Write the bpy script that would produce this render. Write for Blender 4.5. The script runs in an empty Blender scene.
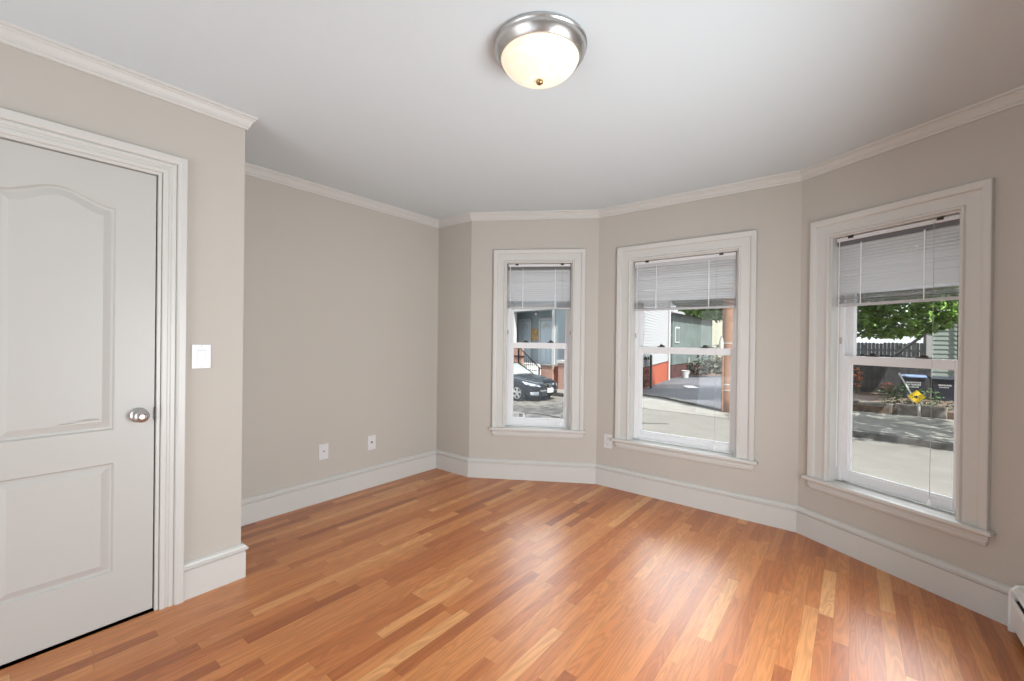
import bpy, bmesh, math, random
from mathutils import Vector, Matrix
random.seed(7)
R = math.radians
sc = bpy.context.scene
COL = sc.collection

# ------------------------------------------------------------------ camera
H = 1.28                                     # eye height
cd = bpy.data.cameras.new('camera')
cd.sensor_width = 36.0
cd.lens = 430.05 * 36.0 / 1024.0
cd.clip_start = 0.05
cd.clip_end = 300
cam = bpy.data.objects.new('camera', cd)
COL.objects.link(cam)
cam.matrix_world = (Matrix.Translation((0, 0, H)) @ Matrix.Rotation(R(-.16), 4, 'Z') @ Matrix.Rotation(R(90 - .162), 4, 'X')
                    @ Matrix.Rotation(R(.702), 4, 'Z'))
sc.camera = cam

# ------------------------------------------------------------------ world, sun, large lights, exposure
sc.view_settings.view_transform = 'Standard'
sc.view_settings.look = 'None'
sc.view_settings.gamma = 1.0
sc.view_settings.use_curve_mapping = False
sc.view_settings.exposure = 0.0
world = bpy.data.worlds.new('world')
sc.world = world
world.use_nodes = True
wn_ = world.node_tree
wb = wn_.nodes['Background']
wtc = wn_.nodes.new('ShaderNodeTexCoord')
wsx = wn_.nodes.new('ShaderNodeSeparateXYZ')
wn_.links.new(wtc.outputs['Generated'], wsx.inputs[0])
wrp = wn_.nodes.new('ShaderNodeValToRGB')          # hazy sky: brighter and a little bluer overhead
wrp.color_ramp.elements[0].position, wrp.color_ramp.elements[0].color = 0.0, (.42, .44, .46, 1)
wrp.color_ramp.elements[1].position, wrp.color_ramp.elements[1].color = .34, (.90, .95, 1.0, 1)
wn_.links.new(wsx.outputs['Z'], wrp.inputs['Fac'])
wdt = wn_.nodes.new('ShaderNodeVectorMath')        # bright lobe added to the sky to strengthen window sheen on the floor
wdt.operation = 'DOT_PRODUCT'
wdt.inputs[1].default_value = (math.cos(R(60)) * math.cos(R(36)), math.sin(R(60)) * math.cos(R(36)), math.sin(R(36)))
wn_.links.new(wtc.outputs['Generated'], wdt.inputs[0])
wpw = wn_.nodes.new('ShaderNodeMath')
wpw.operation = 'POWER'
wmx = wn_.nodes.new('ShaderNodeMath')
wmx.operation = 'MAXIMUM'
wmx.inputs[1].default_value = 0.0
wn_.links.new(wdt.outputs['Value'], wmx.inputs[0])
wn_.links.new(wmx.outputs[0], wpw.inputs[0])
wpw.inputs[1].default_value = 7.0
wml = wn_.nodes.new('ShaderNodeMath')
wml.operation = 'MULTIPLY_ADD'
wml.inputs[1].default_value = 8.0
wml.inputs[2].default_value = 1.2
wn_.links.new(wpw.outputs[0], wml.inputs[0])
wn_.links.new(wrp.outputs['Color'], wb.inputs[0])
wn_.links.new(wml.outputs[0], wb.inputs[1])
sd = bpy.data.lights.new('sun', 'SUN')
sd.energy = 9.0
sd.angle = R(.6)
sd.color = (1.0, .955, .88)
sun = bpy.data.objects.new('sun', sd)
COL.objects.link(sun)
el = R(54)
tr = Vector((-.36 * math.cos(el), .93 * math.cos(el), -math.sin(el)))
sun.rotation_euler = tr.to_track_quat('-Z', 'Y').to_euler()
sun.location = (3, -6, 12)
aL = R(51.4)                                 # the room's own axes
A = Vector((math.cos(aL), math.sin(aL), 0))  # along the left wall, away
B = Vector((math.sin(aL), -math.cos(aL), 0))  # to the right
def area(name, loc, to, sx, sy, power, color, spread=180):
    ld = bpy.data.lights.new(name, 'AREA')
    ld.shape = 'RECTANGLE'
    ld.spread = R(spread)
    ld.size, ld.size_y, ld.energy, ld.color = sx, sy, power, color
    o = bpy.data.objects.new(name, ld)
    COL.objects.link(o)
    o.location = loc
    o.rotation_euler = (Vector(to) - Vector(loc)).to_track_quat('-Z', 'Y').to_euler()
    return o
REAR = -1.75
p = A * (REAR + .06) - B * 1.35
area('rear_fill', (p.x, p.y, 1.35), (p.x + A.x, p.y + A.y, 1.40), 2.0, 1.9, 30, (.95, .98, 1.0))  # added fill light behind the camera, no window modelled there
p = A * 1.62 + B * .60
area('right_fill', (p.x, p.y, .95), (p.x - B.x + A.x * .08, p.y - B.y + A.y * .08, .98), 1.3, 1.2, 68, (.90, .96, 1.0), 150)  # added fill on the right wall, brightens the recessed left wall
p = A * -1.3 - B * .95
area('upward_fill', (p.x, p.y, .25), (p.x + A.x * 2.8 + B.x * .2, p.y + A.y * 2.8 + B.y * .2, 2.44), 2.6, 1.0, 17, (.78, .90, 1.0))  # added cool fill aimed up to brighten the ceiling

# ------------------------------------------------------------------ materials
def mat(name, col, rough=.5, metal=0.0, spec=.5, var=0.0, vscale=8.0, bump=0.0, bscale=60.0, emit=None, estr=0.0):
    m = bpy.data.materials.new(name)
    m.use_nodes = True
    nt = m.node_tree
    b = nt.nodes['Principled BSDF']
    b.inputs['Base Color'].default_value = (*col, 1)
    b.inputs['Roughness'].default_value = rough
    b.inputs['Metallic'].default_value = metal
    b.inputs['Specular IOR Level'].default_value = spec
    if var > 0 or bump > 0:
        tc = nt.nodes.new('ShaderNodeTexCoord')
    if var > 0:
        n = nt.nodes.new('ShaderNodeTexNoise')
        n.inputs['Scale'].default_value = vscale
        n.inputs['Detail'].default_value = 5
        nt.links.new(tc.outputs['Object'], n.inputs['Vector'])
        r = nt.nodes.new('ShaderNodeValToRGB')
        r.color_ramp.elements[0].position = .3
        r.color_ramp.elements[1].position = .7
        r.color_ramp.elements[0].color = (*[c * (1 - var) for c in col], 1)
        r.color_ramp.elements[1].color = (*[min(1, c * (1 + var)) for c in col], 1)
        nt.links.new(n.outputs['Fac'], r.inputs['Fac'])
        nt.links.new(r.outputs['Color'], b.inputs['Base Color'])
    if bump > 0:
        n2 = nt.nodes.new('ShaderNodeTexNoise')
        n2.inputs['Scale'].default_value = bscale
        n2.inputs['Detail'].default_value = 4
        nt.links.new(tc.outputs['Object'], n2.inputs['Vector'])
        bp = nt.nodes.new('ShaderNodeBump')
        bp.inputs['Strength'].default_value = bump
        bp.inputs['Distance'].default_value = .01
        nt.links.new(n2.outputs['Fac'], bp.inputs['Height'])
        nt.links.new(bp.outputs['Normal'], b.inputs['Normal'])
    if emit:
        b.inputs['Emission Color'].default_value = (*emit, 1)
        b.inputs['Emission Strength'].default_value = estr
    return m

def glass_mat(name, tint=(1, 1, 1), refl=.06):
    m = bpy.data.materials.new(name)
    m.use_nodes = True
    nt = m.node_tree
    nt.nodes.clear()
    out = nt.nodes.new('ShaderNodeOutputMaterial')
    mx = nt.nodes.new('ShaderNodeMixShader')
    t = nt.nodes.new('ShaderNodeBsdfTransparent')
    t.inputs['Color'].default_value = (*tint, 1)
    g = nt.nodes.new('ShaderNodeBsdfGlossy')
    g.inputs['Roughness'].default_value = .02
    mx.inputs[0].default_value = refl
    nt.links.new(t.outputs[0], mx.inputs[1])
    nt.links.new(g.outputs[0], mx.inputs[2])
    nt.links.new(mx.outputs[0], out.inputs['Surface'])
    return m

def blind_mat():
    m = mat('blind_vinyl', (.62, .62, .63), .45)
    nt = m.node_tree
    b = nt.nodes['Principled BSDF']
    out = nt.nodes['Material Output']
    tl = nt.nodes.new('ShaderNodeBsdfTranslucent')
    tl.inputs['Color'].default_value = (.8, .8, .82, 1)
    mx = nt.nodes.new('ShaderNodeMixShader')
    mx.inputs[0].default_value = .12
    nt.links.new(b.outputs[0], mx.inputs[1])
    nt.links.new(tl.outputs[0], mx.inputs[2])
    nt.links.new(mx.outputs[0], out.inputs['Surface'])
    return m

def floor_mat():
    m = bpy.data.materials.new('oak_strip_floor')
    m.use_nodes = True
    nt = m.node_tree
    N, L = nt.nodes, nt.links
    b = N['Principled BSDF']
    def math_(op, a, c=None, v=None):
        n = N.new('ShaderNodeMath')
        n.operation = op
        if a is not None:
            L.new(a, n.inputs[0])
        if c is not None:
            L.new(c, n.inputs[1])
        elif v is not None:
            n.inputs[1].default_value = v
        return n.outputs[0]
    tc = N.new('ShaderNodeTexCoord')
    mp = N.new('ShaderNodeMapping')
    mp.inputs['Rotation'].default_value = (0, 0, -aL)
    L.new(tc.outputs['Object'], mp.inputs['Vector'])
    sx = N.new('ShaderNodeSeparateXYZ')
    L.new(mp.outputs[0], sx.inputs[0])
    along, across = sx.outputs['X'], sx.outputs['Y']
    rw = math_('DIVIDE', across, v=.0575)
    row = math_('FLOOR', rw)
    wn = N.new('ShaderNodeTexWhiteNoise')
    wn.noise_dimensions = '1D'
    L.new(row, wn.inputs['W'])
    wn2 = N.new('ShaderNodeTexWhiteNoise')
    wn2.noise_dimensions = '1D'
    L.new(math_('ADD', row, v=37.3), wn2.inputs['W'])
    ln = math_('ADD', math_('MULTIPLY', wn2.outputs['Value'], v=.55), v=.5)   # board length in this row
    bu = math_('DIVIDE', math_('ADD', along, math_('MULTIPLY', wn.outputs['Value'], v=7.0)), ln)
    bi = math_('FLOOR', bu)
    cid = N.new('ShaderNodeCombineXYZ')
    L.new(row, cid.inputs[0])
    L.new(bi, cid.inputs[1])
    wc = N.new('ShaderNodeTexWhiteNoise')
    wc.noise_dimensions = '3D'
    L.new(cid.outputs[0], wc.inputs['Vector'])
    rp = N.new('ShaderNodeValToRGB')
    e = rp.color_ramp.elements
    e[0].position, e[0].color = 0.0, (.29, .080, .020, 1)
    e[1].position, e[1].color = 1.0, (.65, .312, .118, 1)
    for pos, c in ((.10, (.41, .125, .032)), (.45, (.49, .170, .049)), (.80, (.55, .212, .066))):
        k = e.new(pos)
        k.color = (*c, 1)
    L.new(wc.outputs['Value'], rp.inputs['Fac'])
    # grain, shifted per board
    gv = N.new('ShaderNodeCombineXYZ')
    L.new(math_('ADD', along, math_('MULTIPLY', wc.outputs['Value'], v=91.0)), gv.inputs[0])
    L.new(math_('ADD', math_('MULTIPLY', across, v=1.0), math_('MULTIPLY', wc.outputs['Value'], v=13.0)), gv.inputs[1])
    gm = N.new('ShaderNodeMapping')
    gm.inputs['Scale'].default_value = (3.5, 95, 1)
    L.new(gv.outputs[0], gm.inputs['Vector'])
    g1 = N.new('ShaderNodeTexNoise')
    g1.inputs['Scale'].default_value = 1.0
    g1.inputs['Detail'].default_value = 6
    g1.inputs['Roughness'].default_value = .65
    L.new(gm.outputs[0], g1.inputs['Vector'])
    gm2 = N.new('ShaderNodeMapping')
    gm2.inputs['Scale'].default_value = (1.6, 17, 1)
    L.new(gv.outputs[0], gm2.inputs['Vector'])
    wv = N.new('ShaderNodeTexNoise')
    wv.inputs['Scale'].default_value = 1.0
    wv.inputs['Detail'].default_value = 1.5
    wv.inputs['Distortion'].default_value = 1.1
    L.new(gm2.outputs[0], wv.inputs['Vector'])
    rings = math_('SINE', math_('MULTIPLY', wv.outputs['Fac'], v=48.0))
    grain = math_('ADD', math_('MULTIPLY', math_('SUBTRACT', g1.outputs['Fac'], v=.5), v=.36),
                  math_('MULTIPLY', rings, v=.115))
    gain = math_('ADD', grain, v=1.0)
    # seams
    fr = math_('FRACT', rw)
    d1 = math_('MINIMUM', fr, math_('SUBTRACT', None, fr))
    N_ = d1.node.inputs[1].links[0].from_node
    N_.inputs[0].default_value = 1.0
    seam1 = math_('LESS_THAN', d1, v=.013)
    fb = math_('FRACT', bu)
    seam2 = math_('LESS_THAN', math_('MULTIPLY', fb, ln), v=.0016)
    seam = math_('MAXIMUM', seam1, seam2)
    gain2 = math_('MULTIPLY', gain, math_('SUBTRACT', None, math_('MULTIPLY', seam, v=.34)))
    gain2.node.inputs[1].links[0].from_node.inputs[0].default_value = 1.0
    mul = N.new('ShaderNodeVectorMath')
    mul.operation = 'SCALE'
    L.new(rp.outputs['Color'], mul.inputs[0])
    L.new(gain2, mul.inputs['Scale'])
    L.new(mul.outputs[0], b.inputs['Base Color'])
    b.inputs['Roughness'].default_value = .24
    rn = N.new('ShaderNodeMapRange')
    rn.inputs['To Min'].default_value = .25
    rn.inputs['To Max'].default_value = .42
    L.new(g1.outputs['Fac'], rn.inputs['Value'])
    L.new(rn.outputs[0], b.inputs['Roughness'])
    b.inputs['Specular IOR Level'].default_value = .85
    bp = N.new('ShaderNodeBump')
    bp.inputs['Strength'].default_value = .12
    bp.inputs['Distance'].default_value = .002
    L.new(grain, bp.inputs['Height'])
    L.new(bp.outputs['Normal'], b.inputs['Normal'])
    return m

def brick_mat(name, c1, c2, mortar, scale):
    m = mat(name, c1, .85)
    nt = m.node_tree
    tc = nt.nodes.new('ShaderNodeTexCoord')
    s = nt.nodes.new('ShaderNodeSeparateXYZ')
    nt.links.new(tc.outputs['Object'], s.inputs[0])
    ad = nt.nodes.new('ShaderNodeMath')
    nt.links.new(s.outputs[0], ad.inputs[0])
    nt.links.new(s.outputs[1], ad.inputs[1])
    cb = nt.nodes.new('ShaderNodeCombineXYZ')
    nt.links.new(ad.outputs[0], cb.inputs[0])
    nt.links.new(s.outputs[2], cb.inputs[1])
    br = nt.nodes.new('ShaderNodeTexBrick')
    br.inputs['Color1'].default_value = (*c1, 1)
    br.inputs['Color2'].default_value = (*c2, 1)
    br.inputs['Mortar'].default_value = (*mortar, 1)
    br.inputs['Scale'].default_value = scale
    br.inputs['Mortar Size'].default_value = .02
    nt.links.new(cb.outputs[0], br.inputs['Vector'])
    nt.links.new(br.outputs['Color'], nt.nodes['Principled BSDF'].inputs['Base Color'])
    return m

M = {}
M['wall'] = mat('greige_wall_paint', (.505, .470, .424), .6, spec=.3, var=.015, vscale=1.5, bump=.03, bscale=180)
M['ceil'] = mat('ceiling_paint', (.645, .705, .735), .8, spec=.2, bump=.03, bscale=120)
M['trim'] = mat('trim_paint', (.60, .588, .56), .35, spec=.4, var=.01, vscale=3)
M['door'] = mat('door_paint', (.51, .50, .476), .4, spec=.4, var=.012, vscale=2)
M['vinyl'] = mat('white_vinyl', (.78, .78, .79), .35)
M['plate'] = mat('white_plastic', (.68, .68, .69), .3)
M['dark'] = mat('dark_bronze', (.045, .04, .036), .4, metal=.4)
M['black'] = mat('black_slot', (.01, .01, .011), .6)
M['nickel'] = mat('brushed_nickel', (.55, .54, .53), .30, metal=1.0, var=.04, vscale=40)
M['brass'] = mat('aged_brass', (.42, .31, .15), .3, metal=1.0)
M['floor'] = floor_mat()
M['glass'] = glass_mat('window_glass', (.98, .99, .99), .022)
M['blind'] = blind_mat()
M['cord'] = mat('cord_white', (.88, .88, .88), .6)
M['cord_grey'] = mat('cord_grey', (.42, .42, .42), .7)
M['rail_shade'] = mat('rail_shade_grey', (.13, .13, .135), .5)  # shade below the blind head rails, put into the colour
M['rail_grey'] = mat('blind_rail_grey', (.50, .50, .51), .4)
M['rail'] = mat('blind_rail_white', (.70, .70, .71), .35)
M['scuff'] = mat('scuff_mark', (.20, .185, .17), .7)
M['scuff_faint'] = mat('scuff_mark_faint', (.50, .48, .45), .7)
M['heater'] = mat('heater_enamel', (.80, .80, .79), .35)

def alabaster():
    m = mat('alabaster_glass', (.74, .70, .60), .25)
    nt = m.node_tree
    b = nt.nodes['Principled BSDF']
    tc = nt.nodes.new('ShaderNodeTexCoord')
    n = nt.nodes.new('ShaderNodeTexNoise')
    n.inputs['Scale'].default_value = 9
    n.inputs['Detail'].default_value = 3
    n.inputs['Distortion'].default_value = 1.5
    nt.links.new(tc.outputs['Object'], n.inputs['Vector'])
    r = nt.nodes.new('ShaderNodeValToRGB')
    r.color_ramp.elements[0].position, r.color_ramp.elements[0].color = .32, (1, .72, .40, 1)
    r.color_ramp.elements[1].position, r.color_ramp.elements[1].color = .58, (1, .90, .70, 1)
    nt.links.new(n.outputs['Fac'], r.inputs['Fac'])
    nt.links.new(r.outputs['Color'], b.inputs['Emission Color'])
    b.inputs['Emission Strength'].default_value = .52
    return m
M['alabaster'] = alabaster()

# exterior
M['asphalt'] = mat('street_asphalt', (.165, .16, .148), .9, var=.10, vscale=2.2, bump=.2, bscale=90)
M['drive'] = mat('driveway_asphalt', (.085, .088, .101), .9, var=.18, vscale=1.4, bump=.2, bscale=90)
M['concrete'] = mat('pale_concrete', (.22, .215, .20), .9, var=.10, vscale=2.5)
M['kerb'] = mat('granite_kerb', (.12, .115, .11), .9, var=.35, vscale=6)
M['crack'] = mat('tar_seam', (.06, .06, .06), .9)
M['soil'] = mat('planting_soil', (.14, .10, .075), .95, var=.4, vscale=7)
M['stone'] = mat('weathered_stone', (.21, .19, .17), .9, var=.35, vscale=5)
M['siding_white'] = mat('white_clapboard', (.45, .46, .48), .7, var=.02, vscale=2)
M['siding_blue'] = mat('blue_grey_clapboard', (.36, .43, .47), .7, var=.04, vscale=2)
M['siding_teal'] = mat('grey_green_wall', (.14, .18, .178), .75, var=.22, vscale=1.3)
M['siding_pale'] = mat('pale_cream_siding', (.48, .49, .40), .75, var=.03, vscale=2)
M['siding_green'] = mat('pale_green_siding', (.36, .42, .395), .7, var=.05, vscale=2)
M['white_ext'] = mat('white_exterior_trim', (.58, .59, .60), .6)
M['shade_blue'] = mat('blue_door_paint', (.60, .70, .78), .5)
M['red_base'] = mat('red_painted_foundation', (.43, .09, .042), .75, var=.06, vscale=3)
M['maroon'] = mat('dark_red_foundation', (.085, .032, .03), .8, var=.3, vscale=3)
M['red_door'] = mat('red_brown_door', (.21, .06, .04), .6, var=.1, vscale=5)
M['brick'] = brick_mat('red_brick', (.46, .245, .19), (.40, .205, .16), (.50, .44, .40), 3.2)
M['roof'] = mat('roof_shingle', (.16, .16, .17), .9, var=.2, vscale=6)
M['iron'] = mat('black_iron', (.02, .02, .022), .5, metal=.6)
M['pole'] = mat('treated_pole_wood', (.27, .145, .092), .85, var=.22, vscale=5, bump=.3, bscale=25)
M['fence'] = mat('dark_weathered_board', (.085, .085, .092), .9, var=.3, vscale=4)
M['fence_light'] = mat('grey_weathered_board', (.19, .19, .195), .9, var=.15, vscale=4)
M['bin'] = mat('navy_bin_plastic', (.028, .036, .055), .45)
M['bin_blue'] = mat('blue_bin_lid', (.13, .19, .33), .45)
M['print'] = mat('white_print', (.62, .64, .66), .6)
M['yellow'] = mat('yellow_sign_face', (.90, .60, .03), .5)
M['sign_black'] = mat('sign_black', (.03, .03, .03), .6)
M['galv'] = mat('galvanised_post', (.48, .47, .45), .6, metal=.2)
M['bark'] = mat('tree_bark', (.12, .09, .065), .95, var=.3, vscale=10)
M['leaf'] = mat('green_leaves', (.145, .27, .05), .55, var=.45, vscale=1.6)
M['leaf_dark'] = mat('dark_green_leaves', (.06, .11, .045), .6, var=.4, vscale=2)
M['leaf_grey'] = mat('shrub_grey_leaves', (.09, .11, .09), .7, var=.4, vscale=2)
M['bud'] = mat('orange_blossom', (.72, .24, .12), .6, var=.2, vscale=9)
M['bud_red'] = mat('red_blossom', (.48, .13, .10), .6, var=.2, vscale=9)
M['paint_car'] = mat('dark_blue_black_car_paint', (.014, .018, .026), .12, spec=.7)
M['tyre'] = mat('tyre_rubber', (.018, .018, .018), .85)
M['alloy'] = mat('silver_alloy', (.62, .63, .64), .3, metal=.7)
M['car_glass'] = mat('tinted_car_glass', (.30, .34, .34), .08, spec=.8)
M['lamp_lens'] = mat('clear_lamp_lens', (.62, .68, .76), .12, spec=.8)
M['chrome'] = mat('chrome', (.75, .76, .78), .12, metal=1.0)
M['grille'] = mat('grille_black', (.02, .022, .026), .4)
M['paper'] = mat('printed_notice', (.50, .33, .16), .7, var=.5, vscale=14)

# ------------------------------------------------------------------ mesh builder
class MB:
    def __init__(s):
        s.v, s.f = [], []
    def add(s, vs, fs):
        k = len(s.v)
        s.v += [tuple(q) for q in vs]
        s.f += [tuple(i + k for i in f) for f in fs]
        return s
    def box(s, x0, x1, y0, y1, z0, z1, mtx=None):
        vs = [Vector((x, y, z)) for z in (z0, z1) for y in (y0, y1) for x in (x0, x1)]
        if mtx is not None:
            vs = [mtx @ q for q in vs]
        return s.add(vs, [(0, 2, 3, 1), (4, 5, 7, 6), (0, 1, 5, 4), (2, 6, 7, 3), (0, 4, 6, 2), (1, 3, 7, 5)])
    def prism(s, poly, lo, hi, axis='z'):
        n = len(poly)
        def P(a, b, c):
            return {'z': (a, b, c), 'y': (a, c, b), 'x': (c, a, b)}[axis]
        vs = [P(a, b, lo) for a, b in poly] + [P(a, b, hi) for a, b in poly]
        fs = [tuple(range(n))[::-1], tuple(range(n, 2 * n))]
        fs += [(i, (i + 1) % n, n + (i + 1) % n, n + i) for i in range(n)]
        return s.add(vs, fs)
    def lathe(s, prof, n=32, mtx=None, close=False):
        vs, fs = [], []
        for r, z in prof:
            for i in range(n):
                a = 2 * math.pi * i / n
                q = Vector((r * math.cos(a), r * math.sin(a), z))
                vs.append(mtx @ q if mtx is not None else q)
        m = len(prof)
        for j in range(m - 1 if not close else m):
            for i in range(n):
                k = (i + 1) % n
                jj = (j + 1) % m
                fs.append((j * n + i, j * n + k, jj * n + k, jj * n + i))
        if not close:
            fs.append(tuple(range(n))[::-1])
            fs.append(tuple((m - 1) * n + i for i in range(n)))
        return s.add(vs, fs)
    def tube(s, pts, r, n=8):
        pts = [Vector(q) for q in pts]
        rs = r if isinstance(r, (list, tuple)) else [r] * len(pts)
        vs, fs = [], []
        for i, q in enumerate(pts):
            d = (pts[min(i + 1, len(pts) - 1)] - pts[max(i - 1, 0)]).normalized()
            u = d.cross(Vector((0, 0, 1)))
            if u.length < 1e-3:
                u = d.cross(Vector((1, 0, 0)))
            u.normalize()
            w = d.cross(u)
            for k in range(n):
                a = 2 * math.pi * k / n
                vs.append(q + (u * math.cos(a) + w * math.sin(a)) * rs[i])
        for i in range(len(pts) - 1):
            for k in range(n):
                l = (k + 1) % n
                fs.append((i * n + k, i * n + l, (i + 1) * n + l, (i + 1) * n + k))
        fs.append(tuple(range(n))[::-1])
        fs.append(tuple((len(pts) - 1) * n + k for k in range(n)))
        return s.add(vs, fs)
    def molding(s, path, prof, closed=False):
        """path: (x, z) points on a wall plane; prof: (offset to the left of travel, depth into room)."""
        n = len(path)
        P = [Vector(q) for q in path]
        vs, fs = [], []
        for i in range(n):
            if closed or 0 < i < n - 1:
                d0 = (P[i] - P[i - 1]).normalized()
                d1 = (P[(i + 1) % n] - P[i]).normalized()
            elif i == 0:
                d0 = d1 = (P[1] - P[0]).normalized()
            else:
                d0 = d1 = (P[i] - P[i - 1]).normalized()
            n0, n1 = Vector((-d0.y, d0.x)), Vector((-d1.y, d1.x))
            mv = n0 + n1
            mv = mv / max(1e-6, mv.dot(n0))
            for o, d in prof:
                q = P[i] + mv * o
                vs.append((q.x, -d, q.y))
        m = len(prof)
        for i in range(n if closed else n - 1):
            j = (i + 1) % n
            for k in range(m):
                l = (k + 1) % m
                fs.append((i * m + k, i * m + l, j * m + l, j * m + k))
        if not closed:
            fs.append(tuple(range(m)))
            fs.append(tuple((n - 1) * m + k for k in range(m))[::-1])
        return s.add(vs, fs)
    def build(s, name, material, parent=None, loc=(0, 0, 0), rz=0.0, smooth=False, bevel=0.0, seg=2):
        me = bpy.data.meshes.new(name)
        me.from_pydata(s.v, [], s.f)
        bm = bmesh.new()
        bm.from_mesh(me)
        bmesh.ops.recalc_face_normals(bm, faces=bm.faces)
        bm.to_mesh(me)
        bm.free()
        me.materials.append(material)
        o = bpy.data.objects.new(name, me)
        COL.objects.link(o)
        o.location = loc
        o.rotation_euler = (0, 0, rz)
        if parent is not None:
            o.parent = parent
        if smooth:
            for p_ in me.polygons:
                p_.use_smooth = True
        if bevel:
            b = o.modifiers.new('bevel', 'BEVEL')
            b.width, b.segments, b.limit_method = bevel, seg, 'ANGLE'
        return o

def empty(name, loc=(0, 0, 0), rz=0.0):
    o = bpy.data.objects.new(name, None)
    o.empty_display_size = .05
    COL.objects.link(o)
    o.location = loc
    o.rotation_euler = (0, 0, rz)
    return o
def tag(o, label, cat, group=None):
    o['label'] = label
    o['category'] = cat
    if group:
        o['group'] = group
    return o
def structure(o, label=None, cat=None):
    o['kind'] = 'structure'
    if label:
        o['label'] = label
    if cat:
        o['category'] = cat
    return o
def smooth_angle(o, deg=40):
    me = o.data
    for p_ in me.polygons:
        p_.use_smooth = True
    bm = bmesh.new()
    bm.from_mesh(me)
    for e in bm.edges:
        if len(e.link_faces) == 2 and e.calc_face_angle(0) > R(deg):
            e.smooth = False
    bm.to_mesh(me)
    bm.free()
    return o

# ------------------------------------------------------------------ room shell
CEIL = 2.437
def V2(v):
    return Vector((v[0], v[1]))
a2, b2 = V2(A), V2(B)
aK = R(52.0)
Kn = Vector((-math.sin(aK), math.cos(aK)))
Ku = Vector((math.cos(aK), math.sin(aK)))
Kd = 2.523
K1 = Kn * Kd + Ku * .925
LA = Vector((-.7253, 4.2663))
AB = Vector((-.3754, 3.9906))
BC = Vector((.7778, 3.8447))
CDp = Vector((1.9569, 2.9044))
def line_x(p, d, q, e):
    den = d.x * e.y - d.y * e.x
    t = ((q.x - p.x) * e.y - (q.y - p.y) * e.x) / den
    return p + d * t
ddir = Vector((math.cos(R(-70.2)), math.sin(R(-70.2))))
DE = line_x(CDp, ddir, b2 * .628, a2)              # corner with the right wall
R0 = line_x(b2 * .628, a2, a2 * REAR, b2)          # rear right corner
R1 = line_x(Kn * Kd, Ku, a2 * REAR, b2)            # rear left corner
rdir = Kn
LK = line_x(K1, rdir, LA, a2)                      # where the return meets the recessed wall
pts = [R1, K1, LK, LA, AB, BC, CDp, DE, R0]
wall_names = ['left', 'left_return', 'back_left', 'bay_left_stub', 'bay_left', 'bay_center', 'bay_right', 'right', 'rear']
TH = .20
NP = len(pts)
def off_pts(d):
    res = []
    for i in range(NP):
        d0 = (pts[i] - pts[i - 1]).normalized()
        d1 = (pts[(i + 1) % NP] - pts[i]).normalized()
        n0, n1 = Vector((d0.y, -d0.x)), Vector((d1.y, -d1.x))   # into the room
        mv = n0 + n1
        mv = mv / max(.2, mv.dot(n0))
        res.append(pts[i] + mv * d)
    return res
outer = off_pts(-TH)
frames = {}
for i, nm in enumerate(wall_names):
    q, r = pts[i], pts[(i + 1) % NP]
    d = (r - q)
    frames[nm] = (q, math.atan2(d.y, d.x), d.length)
def to_world(nm, x, y, z):
    q, a, _ = frames[nm]
    return Vector((q.x + x * math.cos(a) - y * math.sin(a), q.y + x * math.sin(a) + y * math.cos(a), z))

WIN = {
    1: dict(wall='bay_left', x0=.213 + .113, x1=1.047 - .113, zh=1.985, zs=.474, rail=1.224, blind=1.557, outer=.111),
    2: dict(wall='bay_center', x0=.183 + .122, x1=1.246 - .118, zh=1.960, zs=.438, rail=1.203, blind=1.533, outer=.118),
    3: dict(wall='bay_right', x0=.069 + .125, x1=.936 - .113, zh=1.952, zs=.409, rail=1.175, blind=1.508, outer=.115),
}
k_off = (K1 - pts[0]).length - .925                # u on the left wall -> local x
DX0, DX1, DZ = k_off - .078, k_off + .577, 2.032   # door opening
holes = {'left': (DX0, DX1, 0.0, DZ)}
for w in WIN.values():
    holes[w['wall']] = (w['x0'], w['x1'], w['zs'] - .03, w['zh'])

for i, nm in enumerate(wall_names):
    q, a, ln = frames[nm]
    j = (i + 1) % NP
    def loc(p_):
        v = p_ - q
        return (v.x * math.cos(a) + v.y * math.sin(a), -v.x * math.sin(a) + v.y * math.cos(a))
    o0, o1 = loc(outer[i]), loc(outer[j])
    mb = MB()
    xs_in = [0.0, ln]
    xs_out = [o0[0], o1[0]]
    zs = [-.12, CEIL + .1]
    if nm in holes:
        h0, h1, hz0, hz1 = holes[nm]
        xin = [0.0, h0, h1, ln]
        xou = [o0[0], h0, h1, o1[0]]
        zz = [-.12, hz0, hz1, CEIL + .1]
        vs = []
        for side, xs_ in ((0, xin), (1, xou)):
            for z in zz:
                for x in xs_:
                    vs.append((x, 0.0 if side == 0 else TH, z))
        fs = []
        for side in (0, 16):
            for r in range(3):
                for c in range(3):
                    if r == 1 and c == 1:
                        continue
                    fs.append((side + r * 4 + c, side + r * 4 + c + 1, side + r * 4 + c + 5, side + r * 4 + c + 4))
        def q4(i0, i1):
            fs.append((i0, i1, i1 + 16, i0 + 16))
        q4(5, 6); q4(6, 10); q4(10, 9); q4(9, 5)
        for r in range(3):
            q4(r * 4, r * 4 + 4)
            q4(r * 4 + 3, r * 4 + 7)
        for c in range(3):
            q4(c, c + 1)
            q4(12 + c, 13 + c)
        mb.add(vs, fs)
    else:
        mb.prism([(0, 0), (ln, 0), (o1[0], TH), (o0[0], TH)], zs[0], zs[1])
    structure(mb.build('wall_' + nm, M['wall'], loc=(q.x, q.y, 0), rz=a))

fl = MB().prism([tuple(p_) for p_ in off_pts(-TH * .9)], -.10, 0.0)
structure(fl.build('floor', M['floor']))
ce = MB().prism([tuple(p_) for p_ in off_pts(-TH * .9)], CEIL, CEIL + .14)
structure(ce.build('ceiling', M['ceil']))

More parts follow.
